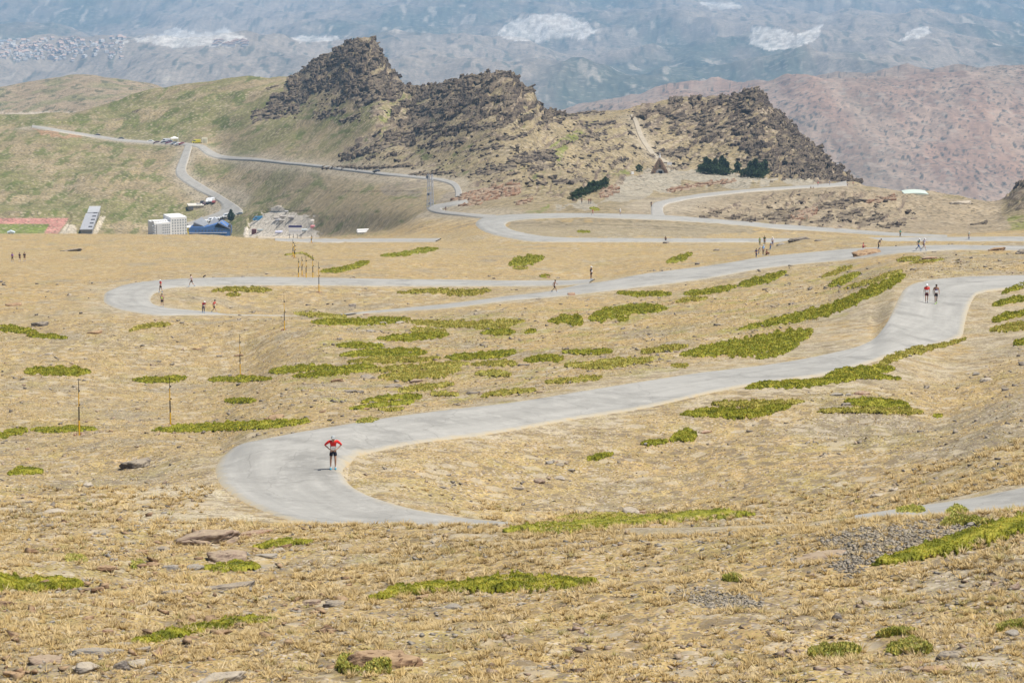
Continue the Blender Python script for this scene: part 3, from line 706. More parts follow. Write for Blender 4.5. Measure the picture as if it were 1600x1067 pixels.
def rock_mat(name, c1, c2, c3, sc=1.0, topf=.75):
    m, nt, b = new_mat(name); N = nt.nodes.new; K = nt.links.new
    geo = N('ShaderNodeNewGeometry')
    mp = N('ShaderNodeMapping'); mp.inputs['Rotation'].default_value = (R(12), R(-22), 0); mp.inputs['Scale'].default_value = (.35*sc, .35*sc, 2.6*sc); K(geo.outputs['Position'], mp.inputs[0])
    n1 = N('ShaderNodeTexNoise'); n1.inputs['Scale'].default_value = 1; n1.inputs['Detail'].default_value = 8; n1.inputs['Roughness'].default_value = .7; K(mp.outputs[0], n1.inputs['Vector'])
    n2 = N('ShaderNodeTexNoise'); n2.inputs['Scale'].default_value = .5*sc; n2.inputs['Detail'].default_value = 7; n2.inputs['Roughness'].default_value = .65; K(geo.outputs['Position'], n2.inputs['Vector'])
    rp = N('ShaderNodeValToRGB'); e = rp.color_ramp.elements; e[0].position = .36; e[0].color = col(c1); e[1].position = .62; e[1].color = col(c2)
    K(n1.outputs['Fac'], rp.inputs['Fac'])
    mr = N('ShaderNodeMapRange'); mr.inputs[1].default_value = .5; mr.inputs[2].default_value = .66; K(n2.outputs['Fac'], mr.inputs[0])
    mx = N('ShaderNodeMix'); mx.data_type = 'RGBA'; K(mr.outputs[0], mx.inputs[0]); K(rp.outputs[0], mx.inputs[6]); mx.inputs[7].default_value = col(c3)
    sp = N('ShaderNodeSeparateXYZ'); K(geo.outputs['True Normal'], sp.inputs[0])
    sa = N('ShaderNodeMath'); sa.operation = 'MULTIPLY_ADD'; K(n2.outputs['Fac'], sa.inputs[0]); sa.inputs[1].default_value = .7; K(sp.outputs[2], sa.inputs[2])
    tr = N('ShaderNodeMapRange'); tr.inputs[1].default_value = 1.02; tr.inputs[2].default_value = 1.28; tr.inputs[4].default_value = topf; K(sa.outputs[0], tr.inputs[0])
    mt = N('ShaderNodeMix'); mt.data_type = 'RGBA'; K(tr.outputs[0], mt.inputs[0]); K(mx.outputs[2], mt.inputs[6]); mt.inputs[7].default_value = col(c3)  # soil tan on up-facing faces; also paints lit tops against dark sides
    K(mt.outputs[2], b.inputs['Base Color'])
    bp = N('ShaderNodeBump'); bp.inputs['Strength'].default_value = .9; bp.inputs['Distance'].default_value = .35/sc; K(n1.outputs['Fac'], bp.inputs['Height']); K(bp.outputs['Normal'], b.inputs['Normal'])
    return m
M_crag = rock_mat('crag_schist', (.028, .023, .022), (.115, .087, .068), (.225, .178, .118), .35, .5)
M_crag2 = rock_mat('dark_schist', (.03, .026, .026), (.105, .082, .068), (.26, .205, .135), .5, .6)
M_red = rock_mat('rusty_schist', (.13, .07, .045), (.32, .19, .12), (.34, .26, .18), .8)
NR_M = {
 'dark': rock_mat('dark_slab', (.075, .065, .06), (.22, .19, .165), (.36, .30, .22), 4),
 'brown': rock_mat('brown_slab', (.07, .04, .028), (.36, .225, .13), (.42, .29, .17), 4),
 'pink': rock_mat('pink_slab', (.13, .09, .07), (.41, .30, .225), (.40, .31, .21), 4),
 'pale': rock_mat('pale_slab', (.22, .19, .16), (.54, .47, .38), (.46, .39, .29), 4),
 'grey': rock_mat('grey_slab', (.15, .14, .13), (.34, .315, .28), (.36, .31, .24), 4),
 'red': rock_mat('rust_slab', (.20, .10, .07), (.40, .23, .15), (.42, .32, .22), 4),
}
def scatter_poly(poly, n, r, jit=0):
    xs = [p[0] for p in poly]; ys = [p[1] for p in poly]; out = []
    while len(out) < n:
        qx = r.uniform(min(xs), max(xs), 400); qy = r.uniform(min(ys), max(ys), 400)
        m = inpoly(qx, qy, poly); out += list(zip(qx[m], qy[m]))
    return out[:n]
NR_M['scree'] = rock_mat('scree_chips', (.16, .145, .125), (.33, .295, .245), (.38, .32, .235), 4)
# ------------------------------------------------------------------ the crags
def crag(name, poly, n, smin, smax, seed, label, m, dip=-20, rzs=0.15, streak=True, cat='crag'):
    r = np.random.default_rng(seed)
    pts = scatter_poly(poly, n*4, r); px = np.array([p[0] for p in pts]); py = np.array([p[1] for p in pts])
    if streak:
        s_ = px*.93-py*.37; v_ = px*.37+py*.93
        keep = _raw_fbm(s_/30, v_/8, 3, 31+seed) > (.0 if seed == 1 else .10)
        px = px[keep][:n]; py = py[keep][:n]
    else: px = px[:n]; py = py[:n]
    X, Y = hit(px, py); Z = ground(X, Y)
    items = []
    for i in range(len(X)):
        a = smin + (smax-smin)*r.random()**2.6
        sc = (a*r.uniform(.7, 1.9), a*r.uniform(.4, .9), a*(r.uniform(.55, 1.0) if r.random() < .22 else r.uniform(.14, .38)))
        rm_ = rotm(r.normal(0, .45), R(r.normal(12, 12)), R(dip+r.normal(0, 9)))
        items.append((int(r.integers(0, len(CRAGB))), (X[i], Y[i], Z[i]+sc[2]*r.uniform(-.3, .6)+a*.10), sc, rm_))
    V, Fa = merge(items, CRAGB); o0 = np.array([X.mean(), Y.mean(), Z.min()])
    o = link(name, np_mesh(name, V-o0, Fa), m, loc=tuple(o0)); return tag(o, label, cat)
def worley(u, v, seed):
    iu = np.floor(u); iv = np.floor(v); best = np.full(u.shape, 1e9); cu = u*0; cv = u*0; ci = u*0; cj = u*0
    for dx in (-1, 0, 1):
        for dy in (-1, 0, 1):
            a = iu+dx; b_ = iv+dy; pu = a+.5+.42*(2*_h(a, b_, seed)-1); pv = b_+.5+.42*(2*_h(a, b_, seed+1)-1)
            d = (u-pu)**2+(v-pv)**2; k = d < best
            best = np.where(k, d, best); cu = np.where(k, pu, cu); cv = np.where(k, pv, cv); ci = np.where(k, a, ci); cj = np.where(k, b_, cj)
    return cu, cv, ci, cj
def crag_surface(poly, r0, r1, thr, amp, seed, label, m, up=3, cat='crag', ang=22, sz=1.0, nblk=900):
    """fractured, bedded rock standing out of the hillside: blocks of two sizes, each with its own height and tilt"""
    xs = [p[0] for p in poly]; i0 = max(0, int(np.searchsorted(PXC, min(xs)-25))); i1 = min(NC-1, int(np.searchsorted(PXC, max(xs)+25)))
    j0 = int(np.argmax(ROW1 >= r0)); j1 = int(np.argmax(ROW1 >= r1))
    ii = np.linspace(i0, i1, (i1-i0)*up+1); jj = np.linspace(j0, j1, int((j1-j0)*2.4)+1)
    I, J = np.meshgrid(ii, jj); a = np.minimum(I.astype(int), NC-2); b_ = np.minimum(J.astype(int), NR-2); fa = I-a; fb = J-b_
    def bil(G): return (G[b_, a]*(1-fa)+G[b_, a+1]*fa)*(1-fb)+(G[b_+1, a]*(1-fa)+G[b_+1, a+1]*fa)*fb
    X, Y, Z, U, V = bil(GX), bil(GY), bil(GZ), bil(PX0), bil(PY0); mpp = Y/F
    ca, sa = math.cos(R(ang)), math.sin(R(ang))
    wu = _raw_fbm(U/30, V/18, 3, seed)*10; wv_ = _raw_fbm(U/22+9, V/14, 3, seed+2)*5
    s_ = (U+wu)*ca-(V+wv_)*sa; t_ = (U+wu)*sa+(V+wv_)*ca
    tot = 0; on = None
    for k, (lu, lv, am) in enumerate(((30*sz, 9*sz, 1.0), (13*sz, 4.2*sz, .55), (5.5*sz, 2.0*sz, .26))):
        cu, cv, ci, cj = worley(s_/lu, t_/lv, seed*10+k*3)
        h1 = _h(ci, cj, seed+50+k); h2 = _h(ci, cj, seed+60+k)-.5; h3 = _h(ci, cj, seed+70+k)-.5
        du = s_/lu-cu; dv = t_/lv-cv
        tot = tot+am*(h1 + h2*du*1.2 + (h3-.25)*dv*1.3)
        if k == 1:
            Uc = cu*lu*ca+cv*lv*sa; Vc = -cu*lu*sa+cv*lv*ca
            n_ = _raw_fbm((Uc*.93-Vc*.37)/30, (Uc*.37+Vc*.93)/8, 3, 31)+.35*_raw_fbm(Uc/9, Vc/5, 2, 33)
            th = thr(Uc, Vc) if callable(thr) else thr
            on = inpoly(Uc, Vc, poly) & (n_ > th)
    H = amp*mpp*(tot*3.4-1.3)
    H = H+amp*mpp*.5*_raw_fbm(U/3, V/2, 3, seed+8)
    Zr = np.where(on, Z+H, Z-.5*mpp*2)
    Yr = Y-np.where(on, H*.5, 0)
    rr_ = np.random.default_rng(seed+5); cand = np.flatnonzero(on.ravel()); pick = rr_.choice(cand, min(len(cand), nblk), replace=False); its = []
    for q in pick:
        a_ = mpp.ravel()[q]*(1.0+3.0*rr_.random()**2.5)
        its.append((int(rr_.integers(0, 12)), (X.ravel()[q], Yr.ravel()[q], Zr.ravel()[q]+a_*.25), (a_*rr_.uniform(1, 2.2), a_*rr_.uniform(.5, 1.1), a_*(rr_.uniform(.7, 1.2) if rr_.random() < .35 else rr_.uniform(.25, .5))), rotm(rr_.normal(0, .5), R(rr_.normal(12, 12)), R(rr_.normal(-20, 12)))))
    BV, BF = merge(its, HULLS)
    n, mm_ = I.shape; k = np.arange(n*mm_).reshape(n, mm_)
    Q = np.stack([k[:-1, :-1], k[:-1, 1:], k[1:, 1:], k[1:, :-1]], -1).reshape(-1, 4); Q = Q[on.ravel()[Q].any(1)]
    used, inv = np.unique(Q, return_inverse=True); Q = inv.reshape(Q.shape)
    VV = np.stack([X, Yr, Zr], -1).reshape(-1, 3)[used]; o0 = VV.mean(0)
    Q = np.concatenate([Q[:, [0, 1, 2]], Q[:, [0, 2, 3]], BF+len(VV)]); VV = np.concatenate([VV, BV])
    o = link('rock_crag', np_mesh('rock_crag', VV-o0, Q), m, loc=tuple(o0)); return tag(o, label, cat)
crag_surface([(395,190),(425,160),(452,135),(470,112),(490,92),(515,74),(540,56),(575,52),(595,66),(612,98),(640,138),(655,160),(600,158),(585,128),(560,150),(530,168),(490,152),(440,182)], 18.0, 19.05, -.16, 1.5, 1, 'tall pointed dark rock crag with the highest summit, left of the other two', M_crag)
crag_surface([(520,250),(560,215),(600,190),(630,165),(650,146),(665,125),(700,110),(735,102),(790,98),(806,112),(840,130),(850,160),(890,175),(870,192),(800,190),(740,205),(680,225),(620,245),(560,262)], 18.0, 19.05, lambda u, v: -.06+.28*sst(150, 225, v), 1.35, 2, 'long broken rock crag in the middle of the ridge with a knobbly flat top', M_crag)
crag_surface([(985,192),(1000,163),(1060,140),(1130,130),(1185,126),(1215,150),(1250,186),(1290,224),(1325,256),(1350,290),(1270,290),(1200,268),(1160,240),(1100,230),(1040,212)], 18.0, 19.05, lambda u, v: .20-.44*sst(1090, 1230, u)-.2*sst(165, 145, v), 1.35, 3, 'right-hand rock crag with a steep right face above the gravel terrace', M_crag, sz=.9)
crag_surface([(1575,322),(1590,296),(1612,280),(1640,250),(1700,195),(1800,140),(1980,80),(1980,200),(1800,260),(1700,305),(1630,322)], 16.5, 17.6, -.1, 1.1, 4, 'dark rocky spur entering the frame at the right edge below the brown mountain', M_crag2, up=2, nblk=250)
# outcrops: one thing each
def outcrop(px, py, w, h, n, label, m=None, dip=-20, seed=0, name='rock_outcrop', group='rock outcrops on the ridge slopes', tall=1.0):
    r = np.random.default_rng(seed+int(px*7+py)); c = at(px, py); mpp = c.y/F
    items = []
    qx = px+r.uniform(-1, 1, n)*w/2; qy = py-(qx-px)*.34*(1 if dip < 0 else -1)*min(1, h/max(w, 1)*2)+r.uniform(-1, 1, n)*h/2
    X, Y = hit(qx, qy); k = np.abs(Y-c.y) < c.y*.12; X = X[k]; Y = Y[k]
    if len(X) == 0: X = np.array([c.x]); Y = np.array([c.y])
    Z = ground(X, Y)
    a0 = mpp*max(min(w, 26)*.16, h*.28)
    nl = max(3, int(w/7)); tq = np.linspace(-1, 1, nl); lx = px+tq*w*.46; lyy = py-(lx-px)*.34*min(1, h/max(w, 1)*2)+_raw_fbm(tq*2+px, tq*0, 2, 5)*h*.25
    LX, LY = hit(lx, lyy); LY = np.clip(LY, c.y*.93, c.y*1.07); LX = LY*(lx-CX)/F/ry_(lyy); LZ = ground(LX, LY); ls = mpp*w/nl*.62
    for i in range(nl):
        th = ls*r.uniform(.35, .6)*tall; items.append((int(r.integers(0, 12)), (LX[i], LY[i], LZ[i]+th*.35), (ls*r.uniform(1.1, 1.5), ls*r.uniform(.7, 1.1), th), rotm(r.normal(0, .2), R(r.normal(8, 6)), R(dip*.5+r.normal(0, 6)))))
    for i in range(len(X)):
        a = a0*r.uniform(.45, 1.1); sc = (a*r.uniform(.9, 1.7), a*r.uniform(.6, 1.1), a*r.uniform(.3, .6)*tall)
        items.append((int(r.integers(0, len(CRAGB))), (X[i], Y[i], Z[i]+sc[2]*r.uniform(-.1, .5)), sc, rotm(r.normal(0, .25), R(r.normal(8, 8)), R(dip+r.normal(0, 8)))))
    V, Fa = merge(items, CRAGB)
    # bedrock the blocks stand on
    gu, gv = max(6, int(w/2.5)), max(4, int(h/2.2)); uu = np.repeat(np.linspace(-1, 1, gu)[:, None], gv, 1); vv = np.repeat(np.linspace(-1, 1, gv)[None, :], gu, 0)
    ax = px+uu*w*.58; ay = py-(ax-px)*.34*min(1, h/max(w, 1)*2)+vv*h*.62*np.sqrt(np.clip(1-.8*uu**2, 0, 1))
    AX, AY = hit(ax.ravel(), ay.ravel()); AY = np.clip(AY, c.y*.9, c.y*1.12); AX = AY*(ax.ravel()-CX)/F/ry_(ay.ravel()); AZ = ground(AX, AY)
    edge = ((np.abs(uu) > .999) | (np.abs(vv) > .999)).ravel()
    AZ = AZ+np.where(edge, -.6, .12+.35*np.clip(_raw_fbm(AX/2.5, AY/5, 3, seed), -.6, 1)*a0)
    kk = np.arange(gu*gv).reshape(gu, gv); Q = np.stack([kk[:-1, :-1], kk[1:, :-1], kk[1:, 1:], kk[:-1, 1:]], -1).reshape(-1, 4)
    T3 = np.concatenate([Q[:, [0, 1, 2]], Q[:, [0, 2, 3]]]); AV = np.stack([AX, AY, AZ], -1)
    if np.cross(AV[T3[:, 1]]-AV[T3[:, 0]], AV[T3[:, 2]]-AV[T3[:, 0]])[:, 2].mean() < 0: T3 = T3[:, ::-1]
    Fa = np.concatenate([Fa, T3+len(V)]); V = np.concatenate([V, AV]); o0 = np.array([c.x, c.y, c.z])
    o = link(name, np_mesh(name, V-o0, Fa), m or M_crag2, loc=tuple(o0)); return tag(o, label, 'rock outcrop', group)
OC = [
 (430,176,70,20,40,'long dark rib of rock running down the left foot of the pointed crag'),
 (425,137,16,6,6,'small lone outcrop on the green hill just left of the pointed crag'),
 (212,174,9,5,5,'single dark boulder-like outcrop alone on the green hill above the old road'),
 (520,178,40,12,18,'dark slabs just under the left foot of the pointed crag face'),
 (548,186,30,10,12,'rock ledge below the pointed crag, between two grass strips'),
 (585,150,50,22,26,'broken ledges under the right shoulder of the pointed crag'),
 (600,135,46,16,20,'upper shoulder slabs on the right side of the pointed crag'),
 (610,225,60,14,26,'lowest slabs at the left end of the middle crag above the yellow gully'),
 (560,240,60,8,20,'dark rock band low on the slope above the hill road, left of the mast'),
 (530,262,50,5,22,'dark cutting of rock along the upper side of the hill road'),
 (600,262,90,6,30,'long dark road cutting behind the hill road, halfway to the mast'),
 (675,272,70,6,26,'dark road cutting just behind the top of the lattice mast'),
 (650,205,60,18,28,'jagged slabs on the left flank of the middle crag'),
 (740,200,90,12,30,'long thin rock ledge below the middle crag summit'),
 (690,225,70,10,24,'thin ledge on the slope midway between middle crag and hill road'),
 (760,232,50,8,14,'isolated streak of dark rock on the pale slope above the road bend'),
 (800,215,40,8,12,'short slab outcrop on the pale slope right of the middle crag'),
 (830,245,70,18,26,'cluster of dark ledges right of the pale slope, level with the chapel roof'),
 (775,265,60,14,24,'stepped ledges low on the slope above the rusty rock pile'),
 (860,190,40,10,16,'low rocks where the middle crag runs out to the saddle'),
 (915,178,56,10,22,'row of low rocks on the skyline saddle left of the footpath'),
 (935,195,50,12,20,'dark slab group just left of the top of the footpath'),
 (925,212,40,10,16,'dark slabs below the saddle beside the yellow-green strip'),
 (845,262,40,12,16,'dark ledge on the slope left of the chapel and its lone shrub'),
 (840,250,60,10,18,'long grey ledge above the row of dark bushes'),
 (890,284,50,10,20,'grey ledges just above the row of dark bushes'),
 (960,231,22,10,9,'dark outcrop on the bare slope left of the footpath'),
 (968,252,22,9,8,'dark outcrop above the small pine beside the chapel'),
 (932,237,16,7,6,'little outcrop left of the two dark ones on the bare slope'),
 (1045,240,60,14,26,'dark rock band directly above and right of the chapel statue'),
 (1085,185,60,14,24,'dark slabs high on the left part of the right-hand crag'),
 (1110,205,50,14,20,'slabs in the centre of the grassy face of the right-hand crag'),
 (1060,262,12,8,6,'tan rock knob beside the chapel people'),
 (1180,255,50,12,18,'ledges above the right-hand group of pines'),
 (1065,294,44,9,18,'rusty dark band of rock under the edge of the chapel terrace'),
 (1120,286,56,7,20,'thin rusty band below the terrace, right of the other band'),
 (1295,322,34,12,16,'dark outcrop high on the bank under the ledge road, with a green shrub'),
 (1330,335,40,16,20,'dark broken rocks in the centre of the bank right of the ledge road'),
 (1315,318,50,14,18,'upper dark rocks of the bank, left of the pale spur'),
 (1375,312,44,10,16,'rusty streak of rock on the bank under the pale green dome'),
 (1360,345,40,14,16,'rocks near the lower end of the bank streak'),
 (1395,352,34,9,14,'lowest dark rocks of the bank near the standing person in green'),
 (1255,335,40,16,18,'rusty rock rib left of the centre of the bank'),
 (1225,340,44,14,18,'dark rocks near the foot of the bank beside road three'),
 (1285,345,30,10,10,'small dark rocks between the two ribs of the bank'),
 (1110,337,30,9,12,'outcrop just above the upper road arm, left of the bank'),
 (1150,340,26,10,10,'round dark bush-like rock above the upper road arm'),
 (1175,345,26,8,10,'last outcrop beside the upper road arm before the bank'),
 (1210,335,30,10,12,'outcrop touching the foot of the bank beside the road bend'),
 (1530,350,20,5,5,'thin dark rocks low in the gravel saddle at the right'),
]
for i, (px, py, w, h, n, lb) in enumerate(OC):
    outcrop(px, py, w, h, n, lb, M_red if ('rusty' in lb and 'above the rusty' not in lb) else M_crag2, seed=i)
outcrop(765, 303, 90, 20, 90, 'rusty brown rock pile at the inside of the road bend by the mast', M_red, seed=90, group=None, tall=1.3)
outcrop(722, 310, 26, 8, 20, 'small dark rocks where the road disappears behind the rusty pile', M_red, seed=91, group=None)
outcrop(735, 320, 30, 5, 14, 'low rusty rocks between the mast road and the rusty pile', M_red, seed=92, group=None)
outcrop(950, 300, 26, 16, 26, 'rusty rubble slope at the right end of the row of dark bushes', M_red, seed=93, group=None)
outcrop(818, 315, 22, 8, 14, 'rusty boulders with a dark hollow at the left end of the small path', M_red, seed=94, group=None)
# loose rubble over the middle ridge
def rubble(name, polys, n, smin, smax, protos, m, seed, label, streak=None, colr=None):
    r = np.random.default_rng(seed); it = []
    for poly, frac in polys:
        pts = scatter_poly(poly, int(n*frac), r); px = np.array([p[0] for p in pts]); py = np.array([p[1] for p in pts])
        if streak is not None:
            s_ = px*.93-py*.37; v_ = px*.37+py*.93; kk = _raw_fbm(s_/26, v_/8, 3, 77) > streak; px = px[kk]; py = py[kk]
        X, Y = hit(px, py); Z = ground(X, Y); d = dist_road(X, Y)
        for i in range(len(X)):
            if d[i] < .4: continue
            a = (smin+(smax-smin)*r.random()**3)
            it.append((int(r.integers(0, len(protos))), (X[i], Y[i], Z[i]+a*.1), (a*r.uniform(.8, 1.5), a*r.uniform(.6, 1.1), a*r.uniform(.35, .7)), rotm(r.uniform(0, 6.28), R(r.normal(0, 15)), R(r.normal(-8, 15)))))
    V, Fa = merge(it, protos); o = link(name, np_mesh(name, V, Fa), m); return tag(o, label, None, None, 'stuff')
def dist_road(X, Y):
    c = np.clip(np.round((np.asarray(X)/np.asarray(Y)-A[0])/(A[1]-A[0])), 0, NC-1).astype(int); out = np.zeros(len(c))
    for k in range(len(c)):
        j = min(np.searchsorted(GY[:, c[k]], Y[k]), NR-1); out[k] = DR[j, c[k]]
    return out
ridge_poly = [(400,180),(470,130),(640,145),(880,182),(985,175),(1190,145),(1340,285),(1200,285),(1080,262),(960,262),(900,300),(760,292),(640,268),(520,252),(640,200)]
rubble('rubble', [(ridge_poly, .94), ([(1080,322),(1150,318),(1230,300),(1320,296),(1420,318),(1440,350),(1330,360),(1200,350)], .06)], 5200, .25, 1.7, SMALL, M_crag2, 11, 'loose dark rubble over the slopes of the ridge', -.02)

# ------------------------------------------------------------------ big foreground rocks, one thing each
def rock(px, py, w, h, kind, label, flat=.55, layers=3, seed=0, rz=0, tilt=-6, group=None):
    """py = foot of the rock; w,h its visible size in frame units"""
    r = random.Random(seed+int(px*13+py)); c = at(px, py-h*.25); mpp = c.y/F; Wd = w*mpp/2; Hh = h*mpp*.62
    items = [(r.randrange(8), (0, 0, Hh*.15), (Wd, Wd*flat, Hh*.95), rotm(R(rz)+r.uniform(-.3, .3), R(r.uniform(-4, 8)), R(tilt+r.uniform(-5, 5))))]
    for k in range(layers-1):
        q = r.uniform(.35, .6); items.append((r.randrange(8), (r.uniform(-.75, .75)*Wd, r.uniform(-.6, .1)*Wd*flat, Hh*r.uniform(.0, .25)), (Wd*q, Wd*flat*q, Hh*q*r.uniform(.6, 1.2)), rotm(r.uniform(-.6, .6), R(r.uniform(-8, 12)), R(tilt+r.uniform(-12, 12)))))
    for k in range(4):
        a = r.uniform(.06, .15)*Wd; ang = r.uniform(math.pi*.9, 2.1*math.pi)
        items.append((r.randrange(8), (math.cos(ang)*Wd*1.0, math.sin(ang)*Wd*flat*.95, 0), (a, a*.8, a*.5), rotm(r.uniform(0, 6), 0, 0)))
    V, Fa = merge(items, BOULD)
    o = link('rock', np_mesh('rock', V, Fa), NR_M[kind], loc=c); return tag(o, label, 'rock', group)
